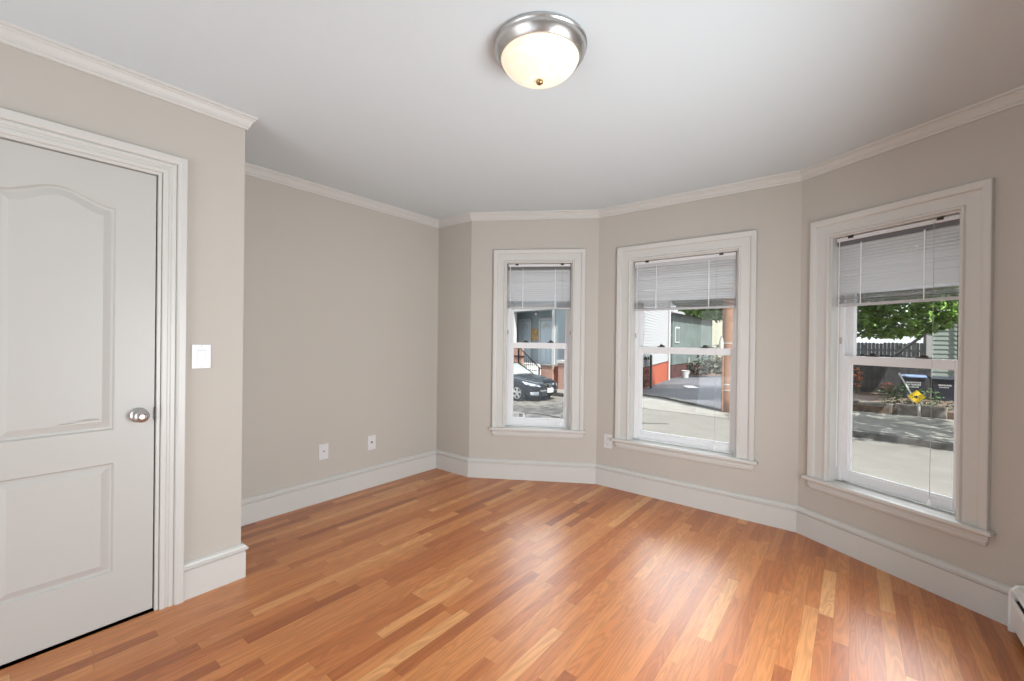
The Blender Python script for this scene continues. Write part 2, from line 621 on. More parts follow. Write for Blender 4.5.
# closet behind the door
q, a, ln = frames['left']
cl = MB()
cl.box(DX0 - .25, DX0 - .2, TH, .75, -.1, CEIL)
cl.box(DX1 + .1, DX1 + .15, TH, .55, -.1, CEIL)
cl.box(DX0 - .25, DX1 + .15, .75, .8, -.1, CEIL)
cl.box(DX0 - .25, DX1 + .15, TH, .8, CEIL - .2, CEIL - .15)
cl.box(DX0 - .25, DX1 + .15, TH, .8, -.1, -.005)
structure(cl.build('wall_closet', M['wall'], loc=(q.x, q.y, 0), rz=a))

# baseboards and crown: one mitred length per wall
base_prof = [(0.0, 0.0), (.018, 0.0), (.018, .138), (.012, .141), (.012, .146), (.026, .149), (.028, .158), (.020, .164), (.018, .170), (.009, .176), (.006, .178), (0.0, .178)]
crown_prof = [(0.0, CEIL - .066), (.010, CEIL - .066), (.012, CEIL - .056), (.018, CEIL - .052), (.020, CEIL - .040),
              (.030, CEIL - .024), (.036, CEIL - .019), (.037, CEIL - .012), (.045, CEIL - .010), (.047, CEIL), (0.0, CEIL)]
def run(nm_i, prof, x_from=None, x_to=None):
    i = nm_i
    j = (i + 1) % NP
    mb = MB()
    vs = []
    q, a, ln = frames[wall_names[i]]
    U = Vector((math.cos(a), math.sin(a)))
    for d, z in prof:
        op = off_pts(d)
        s0 = op[i] if x_from is None else q + U * x_from + Vector((U.y, -U.x)) * d
        vs.append((s0.x - q.x, s0.y - q.y, z))
    for d, z in prof:
        op = off_pts(d)
        s1 = op[j] if x_to is None else q + U * x_to + Vector((U.y, -U.x)) * d
        vs.append((s1.x - q.x, s1.y - q.y, z))
    m = len(prof)
    fs = [(k, (k + 1) % m, m + (k + 1) % m, m + k) for k in range(m)]
    fs += [tuple(range(m)), tuple(range(m, 2 * m))[::-1]]
    return mb.add(vs, fs), q
for i, nm in enumerate(wall_names):
    spans = [(None, None)]
    if nm == 'left':
        spans = [(None, DX0 - .091), (DX1 + .092, None)]
    mbs = MB()
    for s_ in spans:
        mb, q = run(i, base_prof, *s_)
        mbs.add(mb.v, mb.f)
    structure(mbs.build('baseboard_' + nm, M['trim'], loc=(q.x, q.y, 0)))
    mb, q = run(i, crown_prof)
    structure(mb.build('trim_crown_' + nm, M['trim'], loc=(q.x, q.y, 0)))

# ------------------------------------------------------------------ door
q, a, ln = frames['left']
dw = to_world('left', (DX0 + DX1) / 2, 0, 0)
door = structure(empty('door_1', dw, a), 'white two panel closet door with arched upper panel', 'door')
hw = (DX1 - DX0) / 2
cas = MB().molding([(-hw - .003, 0), (-hw - .003, DZ), (hw + .003, DZ), (hw + .003, 0)],
                   [(0, 0), (0, .012), (.004, .016), (.018, .016), (.022, .012), (.030, .012), (.034, .018), (.048, .018), (.051, .012), (.056, .022), (.064, .028), (.087, .028), (.090, .025), (.090, 0)])
cas.build('door_casing', M['trim'], door)
jb = MB()
JT = .012
jb.box(-hw, -hw + JT, -.003, TH, 0, DZ)
jb.box(hw - JT, hw, -.003, TH, 0, DZ)
jb.box(-hw + JT, hw - JT, -.003, TH, DZ - JT, DZ)
jb.box(-hw + JT, -hw + JT + .012, .055, .09, 0, DZ - JT)
jb.box(hw - JT - .012, hw - JT, .055, .09, 0, DZ - JT)
jb.box(-hw + JT, hw - JT, .055, .09, DZ - JT - .012, DZ - JT)
jb.build('door_jamb', M['trim'], door)
# leaf with two moulded panels
lx0, lx1, lz0, lz1 = -hw + JT + .004, hw - JT - .005, .010, DZ - JT - .004
Y0, Y1 = .012, .05
def arch_outline(x0, x1, z0, zs_, rise, n=24):
    o = [(x0, z0), (x1, z0)]
    for k in range(n + 1):
        t = k / n
        x = x1 + (x0 - x1) * t
        o.append((x, zs_ + rise * (.5 - .5 * math.cos(2 * math.pi * t)) ** 1.0))
    return o
def rect_outline(x0, x1, z0, z1):
    return [(x0, z0), (x1, z0), (x1, z1), (x0, z1)]
px0, px1 = lx0 + .138, lx1 - .138
steps = [(0, 0.0), (.006, .010), (.014, .0105), (.040, .0015)]
loops = []
for kind in ('arch', 'rect'):
    seq = []
    for ins, dep in steps:
        if kind == 'arch':
            pl = arch_outline(px0 + ins, px1 - ins, .862 + ins, 1.832 - ins, .052)
        else:
            pl = rect_outline(px0 + ins, px1 - ins, .236 + ins, .716 - ins)
        seq.append([(x, Y0 + dep, z) for x, z in pl])
    loops.append(seq)
bm = bmesh.new()
def loop_verts(l):
    return [bm.verts.new(c) for c in l]
def loop_edges(vs):
    return [bm.edges.new((vs[i], vs[(i + 1) % len(vs)])) for i in range(len(vs))]
ov = loop_verts([(lx0, Y0, lz0), (lx1, Y0, lz0), (lx1, Y0, lz1), (lx0, Y0, lz1)])
edges = loop_edges(ov)
for seq in loops:
    vs0 = loop_verts(seq[0])
    edges += loop_edges(vs0)
    prev = vs0
    for l in seq[1:]:
        cur = loop_verts(l)
        for i in range(len(cur)):
            k = (i + 1) % len(cur)
            bm.faces.new((prev[i], prev[k], cur[k], cur[i]))
        prev = cur
    bm.faces.new(prev)
bmesh.ops.triangle_fill(bm, use_beauty=True, use_dissolve=False, edges=edges, normal=(0, -1, 0))
bv = loop_verts([(lx0, Y1, lz0), (lx1, Y1, lz0), (lx1, Y1, lz1), (lx0, Y1, lz1)])
for i in range(4):
    k = (i + 1) % 4
    bm.faces.new((ov[i], ov[k], bv[k], bv[i]))
bm.faces.new(bv)
bmesh.ops.recalc_face_normals(bm, faces=bm.faces)
me = bpy.data.meshes.new('door_leaf')
bm.to_mesh(me)
bm.free()
me.materials.append(M['door'])
leaf = bpy.data.objects.new('door_leaf', me)
COL.objects.link(leaf)
leaf.parent = door
Ry = Matrix.Rotation(R(90), 4, 'X')                # lathe axis z -> -y (out of the wall)
kx, kz = k_off + .505 - (DX0 + DX1) / 2, .915
kn = MB().lathe([(.0, 0), (.033, 0), (.0335, .003), (.031, .008), (.020, .012), (.0125, .014), (.0115, .026), (.016, .032), (.025, .038),
                 (.0285, .047), (.028, .055), (.023, .061), (.014, .064), (.012, .0625), (.006, .0625), (0.0005, .063)], 40,
                Matrix.Translation((kx, Y0, kz)) @ Ry)
kn = smooth_angle(kn.build('door_knob', M['nickel'], leaf), 50)
kn['label'] = 'round satin nickel door knob on a plain rosette'
MB().box(hw - JT - .006, hw - JT + .001, -.001, .03, .885, .945).build('strike_plate', M['dark'], door)
# scuffs on the upper panel
sf = MB()
for x0, x1, z, dz in ((-.055, -.012, .906, .004), (-.005, .062, .912, .0035), (.012, .05, .9175, .002)):
    sf.box(x0 + .06, x1 + .06, Y0 + .0015, Y0 + .0019, z, z + dz)
sf.build('scuff_mark', M['scuff_faint'], leaf)

# ------------------------------------------------------------------ windows
CP = [(0, 0), (0, .016), (.004, .021), (.012, .022), (.018, .013), (.074, .013), (.080, .024), (.090, .027), (.112, .029), (.115, .026), (.115, 0)]
pos_names = {1: 'left', 2: 'middle', 3: 'right'}
win_label = {1: 'white double hung window with a dark parked car seen through it',
             2: 'white double hung window with a wooden utility pole seen through it',
             3: 'white double hung window with two rubbish bins seen through it'}
win_root = {}
for k, w in WIN.items():
    cx = (w['x0'] + w['x1']) / 2
    hwid = (w['x1'] - w['x0']) / 2
    q, a, ln = frames[w['wall']]
    base = to_world(w['wall'], cx, 0, 0)
    root = structure(empty('window_%d' % k, base, a), win_label[k], 'window')
    win_root[k] = root
    zs, zh, rl = w['zs'], w['zh'], w['rail']
    scl = w['outer'] / .115
    MB().molding([(-hwid, zs), (-hwid, zh), (hwid, zh), (hwid, zs)], [(o * scl, d) for o, d in CP]).build('window_casing', M['trim'], root)
    ow = hwid + w['outer']
    st = MB()
    st.box(-ow - .022, ow + .022, -.052, 0, zs - .024, zs)
    st.box(-hwid, hwid, -.02, .05, zs - .024, zs)
    st.build('window_stool', M['trim'], root, bevel=.008, seg=3)
    ap = MB()
    prof = [(0, zs - .024), (-.022, zs - .024), (-.024, zs - .030), (-.018, zs - .036), (-.018, zs - .046), (-.022, zs - .052), (-.020, zs - .068), (-.012, zs - .082), (0, zs - .084)]
    n = len(prof)
    vs = [(-ow + (.010 if z < zs - .06 else 0) * 1.0, y, z) for y, z in prof] + [(ow - (.010 if z < zs - .06 else 0), y, z) for y, z in prof]
    ap.add(vs, [(i, (i + 1) % n, n + (i + 1) % n, n + i) for i in range(n)] + [tuple(range(n)), tuple(range(n, 2 * n))[::-1]])
    ap.build('window_apron', M['trim'], root)
    jm = MB()
    jt = .010
    jm.box(-hwid, -hwid + jt, -.002, TH, zs, zh)
    jm.box(hwid - jt, hwid, -.002, TH, zs, zh)
    jm.box(-hwid + jt, hwid - jt, -.002, TH, zh - jt, zh)
    jm.box(-hwid, hwid, .05, TH + .04, zs - .03, zs - .006)
    jm.build('window_jamb', M['trim'], root)
    tk = MB()
    for s_ in (-1, 1):
        e = s_ * (hwid - jt)
        i_ = s_ * (hwid - jt - .022)
        tk.box(min(e, i_), max(e, i_), .079, .089, zs, zh - jt)
        tk.box(min(e, i_), max(e, i_), .123, .127, zs, zh - jt)
        i2 = s_ * (hwid - jt - .012)
        tk.box(min(e, i2), max(e, i2), .089, .170, zs, zh - jt)
    tk.build('sash_track', M['vinyl'], root)
    sx = hwid - jt - .014
    sw = .036
    rt, rb = rl + .027, rl - .027
    ls = MB()
    z0 = zs + .002
    ls.box(-sx, -sx + sw, .090, .122, z0, rt)
    ls.box(sx - sw, sx, .090, .122, z0, rt)
    ls.box(-sx + sw, sx - sw, .090, .122, z0, zs + .062)
    ls.box(-sx + sw, sx - sw, .090, .122, rb, rt)
    ls.box(-sx + sw - .002, -sx + sw + .008, .099, .119, zs + .062, rb)
    ls.box(sx - sw - .008, sx - sw + .002, .099, .119, zs + .062, rb)
    ls.box(-sx + sw, sx - sw, .099, .119, zs + .060, zs + .072)
    ls.box(-sx + .02, sx - .02, .082, .091, zs + .010, zs + .020)
    lo = ls.build('lower_sash', M['vinyl'], root, bevel=.003, seg=1)
    MB().box(-sx + sw, sx - sw, .107, .110, zs + .062, rb).build('pane', M['glass'], lo)
    us = MB()
    us.box(-sx, -sx + sw, .129, .161, rb, zh - jt)
    us.box(sx - sw, sx, .129, .161, rb, zh - jt)
    us.box(-sx + sw, sx - sw, .129, .161, rb, rt - .005)
    us.box(-sx + sw, sx - sw, .129, .161, zh - jt - .05, zh - jt)
    uo = us.build('upper_sash', M['vinyl'], root, bevel=.003, seg=1)
    MB().box(-sx + sw, sx - sw, .144, .147, rt - .005, zh - jt - .05).build('pane', M['glass'], uo)
    for f in (-.42, .36):
        x = f * 2 * (sx - sw) * .62
        lk = MB()
        lk.box(x - .030, x + .030, .093, .119, rt, rt + .007)
        lk.lathe([(0, 0), (.013, 0), (.013, .012), (.009, .017), (0.0005, .018)], 14, Matrix.Translation((x, .105, rt + .006)))
        lk.box(x - .004, x + .026, .083, .097, rt + .008, rt + .016)
        lk.build('sash_lock', M['dark'], root)
    for s_ in (-1, 1):
        x = s_ * (hwid - jt - .006)
        MB().box(x - .006, x + .006, .073, .080, rt + .075, rt + .115).build('tilt_latch', M['galv'], root)

    # mini blind: a thing of its own in each window
    zb = w['blind']
    bl = empty('mini_blind', to_world(w['wall'], cx, .034, zb), a)
    tag(bl, {1: 'half raised grey mini blind in the narrow window above the parked car',
             2: 'half raised grey mini blind in the widest window, above the utility pole',
             3: 'half raised grey mini blind in the window nearest the heater'}[k], 'blind', 'mini blinds in the bay windows')
    bw = hwid - jt - .010
    zt = zh - jt - zb
    MB().box(-bw, bw, -.013, .013, zt - .027, zt - .004).build('head_rail', M['rail'], bl, bevel=.002, seg=1)
    MB().box(-bw, bw, -.012, .012, 0, .018).build('bottom_rail', M['rail_grey'], bl, bevel=.004, seg=2)
    sl = MB()
    ztop = zt - .062
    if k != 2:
        MB().box(-bw, bw, -.004, .011, zt - .052, zt - .027).build('rail_shade_strip', M['rail_shade'], bl)  # dark strip stands in for the shadow under the head rail
    else:
        MB().box(-bw, bw, -.008, .006, zt - .056, zt - .027).build('valance_slat', M['rail_grey'], bl)
    zs_list = []
    z = .022
    while z < .080:
        zs_list.append((z, 10)); z += .0050
    while z < ztop:
        zs_list.append((z, 58)); z += .0192
    rnd = random.Random(k)
    for z, tilt in zs_list:
        t = R(tilt + rnd.uniform(-6, 6))
        sag = rnd.uniform(-.002, .002)
        prof = []
        for s_ in (-1, -.5, 0, .5, 1):
            dx = s_ * .0125
            c = (1 - s_ * s_) * .0022
            yy = dx * math.cos(t) - c * math.sin(t)
            zz = dx * math.sin(t) + c * math.cos(t)
            prof.append((yy, zz))
        vs = []
        for x in (-bw + .002, bw - .002):
            for yy, zz in prof:
                vs.append((x, yy, z + zz + (sag if x > 0 else -sag)))
        fs = [(i, i + 1, i + 6, i + 5) for i in range(4)]
        sl.add(vs, fs)
    sl.build('slats', M['blind'], bl, smooth=True)
    for f in (-.52, .52):
        x = f * bw
        cdm = MB()
        cdm.box(x - .0028, x + .0028, -.0150, -.0138, .012, ztop + .012)
        cdm.build('ladder_cord', M['cord'], bl)  # white cord also stands in for light through the slat holes
    for f in (-.72, .74):
        x = f * bw
        MB().box(x - .014, x + .014, -.017, -.005, zt - .016, zt + .001).build('bracket', M['dark'], bl)
    # lift cord with tassel, tilt wand
    xc = bw * .66 if k != 1 else bw * .74
    zend = zs + .055 - zb
    lc = MB()
    lc.tube([(xc, -.018, zt - .02), (xc + .002, -.020, .1), (xc + .001, -.022, zend * .5), (xc, -.024, zend)], .0010, 6)
    lo = lc.build('lift_cord', M['cord_grey'], bl)
    MB().lathe([(0, 0), (.009, 0), (.0095, .004), (.004, .026), (0.0005, .028)], 12, Matrix.Translation((xc, -.024, zend - .024))).build('tassel', M['cord'], lo)
    xw = -bw * .93
    wn = MB()
    wn.tube([(xw, -.018, zt - .02), (xw, -.020, -.05 - .95 * (k == 3))], .0020, 6)
    wn.build('tilt_wand', M['cord'], bl)

# sticker on the lower pane of window 1
w = WIN[1]
cx = (w['x0'] + w['x1']) / 2
stk = MB()
sx0 = -(w['x1'] - w['x0']) / 2 + .063
stk.box(sx0, sx0 + .115, .1055, .1065, w['zs'] + .074, w['zs'] + .118)
so = tag(empty('label_sticker', to_world(w['wall'], cx, 0, 0), frames[w['wall']][1]), 'small white printed sticker on the pane in front of the parked car', 'sticker')
stk.build('label_paper', M['vinyl'], so)
pr = MB()
for i in range(3):
    for j in range(2):
        pr.box(sx0 + .060 + i * .013, sx0 + .070 + i * .013, .1045, .1054, w['zs'] + .080 + j * .017, w['zs'] + .094 + j * .017)
for j in range(3):
    pr.box(sx0 + .008, sx0 + .050, .1045, .1054, w['zs'] + .082 + j * .011, w['zs'] + .086 + j * .011)
pr.build('printed_marks', M['sign_black'], so)

# ------------------------------------------------------------------ switch and outlets
def plate(nm, wall, x, z, w_, h_, kind, label, cat, group=None):
    q, a, ln = frames[wall]
    o = tag(empty(nm, to_world(wall, x, 0, z), a), label, cat, group)
    MB().box(-w_ / 2, w_ / 2, -.006, 0, -h_ / 2, h_ / 2).build('cover_plate', M['plate'], o, bevel=.0035, seg=2)
    if kind == 'rocker':
        fr = MB().molding([(-.0175, -.0345), (.0175, -.0345), (.0175, .0345), (-.0175, .0345)][::-1], [(0, .0055), (0, .0072), (.0025, .0072), (.0025, .0055)], closed=True)
        fr.build('rocker_surround', M['plate'], o)
        rk = MB().prism([(-.0062, -.033), (-.0095, .030), (-.0062, .033), (-.004, .033), (-.004, -.033)], -.0155, .0155, 'x')
        rk.build('rocker', M['plate'], o)
    elif kind == 'duplex':
        for zc in (-.021, .021):
            rc = MB().prism([(.0165 * math.cos(t) , zc + .0145 * max(-.82, min(.82, math.sin(t))) / .82) for t in [2 * math.pi * i / 24 for i in range(24)]], -.0078, -.005, 'y')
            r_ = rc.build('receptacle', M['plate'], o)
            sl = MB()
            sl.box(-.0075, -.0055, -.0081, -.0076, zc + .000, zc + .008)
            sl.box(.0055, .0072, -.0081, -.0076, zc + .001, zc + .007)
            sl.box(-.002, .002, -.0081, -.0076, zc - .010, zc - .005)
            sl.build('slot', M['black'], r_)
    elif kind == 'coax':
        mtx = Matrix.Translation((0, -.005, .004)) @ Ry
        MB().lathe([(0, 0), (.0075, 0), (.0075, .004), (.0048, .0045), (.0048, .011), (.003, .011), (.003, .009), (.0004, .009)], 16, mtx).build('jack', M['nickel'], o)
        MB().lathe([(0, 0), (.013, 0), (.013, .002), (.0004, .0022)], 20, Matrix.Translation((0, -.0055, .004)) @ Ry).build('jack_collar', M['plate'], o)
    elif kind == 'phone':
        MB().box(-.0075, .0075, -.0066, -.0058, -.004, .010).build('jack', M['black'], o)
        MB().molding([(-.0095, -.006), (.0095, -.006), (.0095, .012), (-.0095, .012)][::-1], [(0, .0055), (0, .0072), (.002, .0072), (.002, .0055)], closed=True).build('jack_surround', M['plate'], o)
    for zc in (-h_ * .42, h_ * .42):
        MB().lathe([(0, 0), (.003, 0), (.0026, .0012), (.0004, .0015)], 10, Matrix.Translation((0, -.0058, zc)) @ Ry).build('screw', M['galv'], o)
    return o
plate('light_switch', 'left', k_off + .738, 1.176, .083, .120, 'rocker', 'white rocker light switch on the wall beside the closet door', 'light switch')
ll = frames['back_left']
Lu = lambda u: u + (LA - LK).length - ((LA - Vector((0, 0))).dot(a2))
plate('wall_jack', 'back_left', Lu(1.718), .386, .078, .122, 'coax', 'white wall plate with centre jack, nearer the light switch', 'wall plate', 'plates on the recessed left wall')
plate('wall_jack', 'back_left', Lu(2.145), .380, .078, .122, 'phone', 'white wall plate with a dark square jack, nearer the corner of the bay', 'wall plate', 'plates on the recessed left wall')
plate('wall_outlet', 'bay_center', .112, .394, .076, .120, 'duplex', 'white duplex outlet on the wall between the two left windows', 'outlet')

# ------------------------------------------------------------------ ceiling lamp
lp = tag(empty('ceiling_lamp', (.101, 1.697, CEIL)), 'round flush mount ceiling lamp with nickel rim and lit alabaster glass bowl', 'ceiling lamp')
rim = MB().lathe([(.10, 0), (.180, 0), (.184, -.006), (.184, -.014), (.180, -.019), (.181, -.024), (.176, -.036), (.168, -.047), (.162, -.055), (.160, -.057), (.154, -.057), (.146, -.048), (.10, -.02)], 72, close=True)
smooth_angle(rim.build('lamp_rim', M['nickel'], lp), 35)
bowl = []
for i in range(19):
    t = i / 18 * math.pi / 2
    bowl.append((max(.0005, .154 * math.cos(t) ** .92), -.047 - .087 * math.sin(t) ** 1.15))
bo = MB().lathe(bowl, 72)
bo = bo.build('lamp_bowl', M['alabaster'], lp, smooth=True)
fin = MB().lathe([(.0005, -.132), (.011, -.135), (.014, -.140), (.0135, -.146), (.009, -.151), (.0005, -.154)], 24)
fin = fin.build('finial', M['brass'], lp, smooth=True)

# ------------------------------------------------------------------ baseboard heater on the right wall
q, a, ln = frames['right']
ht = tag(empty('baseboard_heater', to_world('right', .02, 0, 0), a), 'white metal baseboard heater end in the right corner', 'heater')
HL = 1.9
prof = [(0, .015), (0, .205), (-.012, .212), (-.040, .208), (-.058, .190), (-.060, .184), (-.054, .184), (-.040, .198), (-.030, .198), (-.030, .02)]
MB().prism([(-.0, .02), (-.0, .21), (-.018, .214), (-.044, .208), (-.060, .186), (-.055, .182), (-.040, .200), (-.012, .203), (-.008, .02)], .012, HL, 'x').build('heater_back', M['heater'], ht)
MB().prism([(-.060, .035), (-.064, .040), (-.064, .140), (-.056, .152), (-.053, .150), (-.060, .138), (-.060, .045)], .012, HL, 'x').build('heater_front', M['heater'], ht)
MB().prism([(-.012, .06), (-.050, .06), (-.050, .14), (-.012, .165)], .014, HL, 'x').build('heater_fins', M['black'], ht)
MB().prism([(0, .0), (0, .214), (-.020, .219), (-.048, .212), (-.068, .186), (-.070, .15), (-.070, .0)], 0, .014, 'x').build('end_cap', M['heater'], ht, bevel=.003)

# ================================================================== outside: street frame (t to the left along the kerb, w away from the house)
sa = R(129)
SU = Vector((math.cos(sa), math.sin(sa)))
SW = Vector((math.sin(sa), -math.cos(sa)))
SP = Vector((4.0, 12.6))
def zg(t):
    return H - 2.0 - .05 * max(0.0, t - 1.0)
def S(t, w, z=0.0):
    q = SP + SU * t + SW * w
    return Vector((q.x, q.y, zg(t) + z))
def tw(x, y):
    q = Vector((x, y)) - SP
    return q.dot(SU), q.dot(SW)
def G(x, y, z=0.0):
    t, w = tw(x, y)
    return Vector((x, y, zg(t) + z))
def sheet(name, poly_tw, h, m, thick=.25):
    """a paved slab whose outline is given in street coordinates; it is cut where the street starts to fall."""
    bm = bmesh.new()
    vs = [bm.verts.new((t, w, 0)) for t, w in poly_tw]
    bm.faces.new(vs)
    for c in (1.0,):
        geom = bm.verts[:] + bm.edges[:] + bm.faces[:]
        bmesh.ops.bisect_plane(bm, geom=geom, plane_co=(c, 0, 0), plane_no=(1, 0, 0))
    r = bmesh.ops.extrude_face_region(bm, geom=bm.faces[:])
    for v in [g for g in r['geom'] if isinstance(g, bmesh.types.BMVert)]:
        v.co.z = -thick
    for v in bm.verts:
        p_ = S(v.co.x, v.co.y, h + v.co.z)
        v.co = p_
    bmesh.ops.recalc_face_normals(bm, faces=bm.faces)
    me = bpy.data.meshes.new(name)
    bm.to_mesh(me)
    bm.free()
    me.materials.append(m)
    o = bpy.data.objects.new(name, me)
    COL.objects.link(o)
    return structure(o)
sheet('ground', [(-45, -7), (45, -7), (45, 60), (-45, 60)], -.16, M['soil'], .1)
sheet('street', [(-40, -6.2), (40, -6.2), (40, .9), (5, .85), (0, .05), (-2.2, .40), (-6.3, .52), (-40, .7)], 0.0, M['asphalt'], .12)
sheet('sidewalk_near', [(-40, -10.2), (40, -10.2), (40, -6.2), (-40, -6.2)], .10, M['concrete'], .3)
sheet('kerb_right', [(-2.9, .46), (-40, .70), (-40, .95), (-2.9, .75)], .13, M['kerb'], .3)
sheet('kerb_left', [(40, .90), (5.2, .86), (3.9, .72), (3.9, .95), (5.2, 1.05), (40, 1.1)], .13, M['kerb'], .3)
sheet('sidewalk_right', [(-2.9, .75), (-40, .95), (-40, 5.4), (-7.2, 4.5), (-5.28, 4.25), (-3.86, 3.9), (-2.9, 3.2)], .12, M['concrete'], .28)
sheet('sidewalk_left', [(3.9, .95), (5.2, 1.05), (40, 1.1), (40, 2.4), (3.9, 2.6)], .12, M['concrete'], .28)
sheet('sidewalk_apron', [(-2.9, .46), (-2.2, .40), (0, .05), (3.9, .72), (3.9, 3.2), (2.3, 3.2), (-1.43, 1.55), (-2.9, 1.4)], .012, M['concrete'], .2)
sheet('driveway', [(2.6, 3.40), (-1.35, 1.62), (-2.9, 1.55), (-2.9, 9), (1.6, 17), (9, 17), (9, 9), (4.4, 5.0), (3.9, 3.3)], .03, M['drive'], .2)
sheet('driveway_edge', [(2.7, 3.18), (-1.5, 1.42), (-1.35, 1.64), (2.6, 3.42)], .07, M['kerb'], .2)
# tar seams in the street
for pl in ([(1.15, -.2), (.55, -1.2), (.35, -2.4), (.28, -2.4), (.47, -1.2), (1.08, -.2)],
           [(.85, -.9), (.25, -1.8), (.0, -2.8), (-.12, -2.8), (.16, -1.8), (.78, -.9)],
           [(-1.6, -1.5), (-.9, -2.2), (-.6, -2.4), (-.65, -2.45), (-.95, -2.28), (-1.65, -1.55)],
           [(-40, -3.1), (40, -3.1), (40, -3.13), (-40, -3.13)]):
    sheet('tar_seam', pl, .006, M['crack'], .05)
tag(sheet('cover_plate', [(2.45, 6.9), (2.0, 7.0), (2.9, 8.1), (3.25, 7.9)], .045, M['white_ext'], .03), 'pale flat plate lying on the driveway', 'plate')
bpy.data.objects['cover_plate'].pop('kind', None)

# ---- siding helper: saw-tooth clapboards on a vertical plane, local x along, y away
def clap(x0, x1, z0, z1, pitch=.115, d=.012, back=.12, slope=None):
    prof = [(back, z0)]
    z = z0
    while z < z1 - 1e-4:
        zn = min(z + pitch, z1)
        prof += [(-d, z), (0.0, zn)]
        z = zn
    prof.append((back, z1))
    return MB().prism(prof, x0, x1, 'x')
def rotz(p, q):
    return math.atan2(q.y - p.y, q.x - p.x)

# ---- blue-grey house with porch, seen through window 1 (local x = -t, y = w)
ha = sa - math.pi                                   # facing the street
def house_root(name, t, w, label):
    p = S(t, w)
    return tag(empty(name, p, ha), label, 'house')
hb = house_root('porch_house', 8.0, 3.3, 'blue grey clapboard house with white porch and two doors, behind the parked car')
def hx(t):
    return 8.0 - t
x0, x1 = hx(10.15), hx(7.3)                         # porch opening
zf, zt_ = 1.12, 3.80
clap(x1 + .16, hx(6.25), 1.2, 6.5).build('siding_wall', M['siding_blue'], hb)
clap(hx(14.5), x0 - .16, 1.2, 6.5).build('siding_wall', M['siding_blue'], hb)
clap(x0 - .16, x1 + .16, zt_ + .24, 6.5).build('siding_wall', M['siding_blue'], hb)
bk = MB()
bk.box(hx(14.5), hx(6.25), 1.25, 3.2, -.5, 6.5)
bk.build('house_body', M['siding_blue'], hb)
MB().box(hx(6.36), hx(6.25), -.03, 1.3, -.5, 6.5).build('corner_board', M['white_ext'], hb)
rc = MB()
rc.prism([(hx(14.9), 6.5), (hx(5.9), 6.5), (hx(10.3), 9.0)], -.3, 3.3, 'y')
rc.build('roof', M['roof'], hb)
pf = MB()
pf.box(x0 - .17, x0, -.04, .16, zf, zt_ + .24)
pf.box(x1, x1 + .18, -.04, .16, zf - .1, zt_ + .24)
pf.box(x0 - .22, x1 + .24, -.06, .18, zt_, zt_ + .30)
pf.build('porch_frame', M['white_ext'], hb)
MB().box(hx(11.9), x1 + .18, -.05, 1.25, zf - .16, zf).build('porch_floor', M['white_ext'], hb)
clap(hx(11.9), x1 + .1, zf, zt_ + .1, .14).build('recess_wall', M['siding_blue'], hb, loc=(0, 1.12, 0))
MB().box(hx(11.9), x1 + .1, 0.1, 1.2, zt_ + .02, zt_ + .08).build('porch_ceiling', M['siding_blue'], hb)
for dx in (-2.93, -1.24):
    d = MB().box(dx, dx + .84, 1.04, 1.09, zf, zf + 2.20).build('front_door', M['shade_blue'], hb)
    fr = MB()
    fr.box(dx - .12, dx, 1.0, 1.1, zf, zf + 2.36)
    fr.box(dx + .84, dx + .96, 1.0, 1.1, zf, zf + 2.36)
    fr.box(dx - .12, dx + .96, 1.0, 1.1, zf + 2.22, zf + 2.36)
    fr.build('door_frame', M['white_ext'], d)
    fan = MB()
    for k in range(5):
        t0, t1 = math.pi * (k + .08) / 5, math.pi * (k + .92) / 5
        pl = [(dx + .42 + r_ * math.cos(t), zf + 1.80 + r_ * math.sin(t)) for r_, t in ((.10, t0), (.29, t0), (.29, (t0 + t1) / 2), (.29, t1), (.10, t1))]
        fan.prism(pl, 1.02, 1.038, 'y')
    fan.build('fanlight', M['white_ext'], d)
    pn = MB()
    for px in (.10, .47):
        pn.molding([(dx + px, zf + .2), (dx + px + .27, zf + .2), (dx + px + .27, zf + 1.45), (dx + px, zf + 1.45)][::-1], [(0, 0), (0, .014), (.03, .014), (.03, 0)], closed=True)
    po = pn.build('door_panel', M['shade_blue'], d, loc=(0, 1.04, 0))
MB().box(-1.93, -1.42, 1.02, 1.11, zf + 1.18, zf + 1.80).build('notice_board', M['paper'], hb)
MB().lathe([(0, 0), (.07, 0), (.10, -.12), (.06, -.22), (.001, -.22)], 12, Matrix.Translation((-1.1, .6, zt_ + .02))).build('porch_light', M['chrome'], hb)
MB().box(hx(11.9), x1 + .18, -.03, 1.25, -.6, zf - .16).build('porch_skirt', M['white_ext'], hb)
MB().box(x1 + .18, hx(6.25), -.01, 1.25, -.6, 1.2).build('brick_base', M['brick'], hb)

# ---- brick garden wall, piers, door and stair rail in front of it (w = 2.2)
gw = tag(empty('brick_wall', S(6.5, 2.25), ha), 'low red brick wall with pale cap stones behind the parked car', 'wall')
def gx(t):
    return 6.5 - t
MB().box(gx(6.96), gx(6.2), 0, .25, -.3, 1.10).build('wall_panel', M['brick'], gw)
MB().box(gx(6.98), gx(6.2), -.03, .28, 1.10, 1.17).build('cap_stone', M['concrete'], gw)
MB().box(gx(5.86), gx(4.9), 0, .5, -.3, 1.28).build('pier', M['brick'], gw)
MB().box(gx(5.92), gx(4.86), -.05, .55, 1.28, 1.40).build('cap_stone', M['white_ext'], gw)
MB().box(gx(8.90), gx(8.30), 0, .14, -.4, 2.0).build('pier', M['brick'], gw)
MB().box(gx(8.94), gx(8.27), -.03, .16, 1.42, 1.5).build('band_stone', M['maroon'], gw)
MB().box(gx(8.95), gx(8.26), -.04, .17, 2.0, 2.1).build('cap_stone', M['concrete'], gw)
gd = tag(empty('garden_door', S(6.0, 2.32), ha), 'narrow red brown garden door beside the brick pier', 'door')
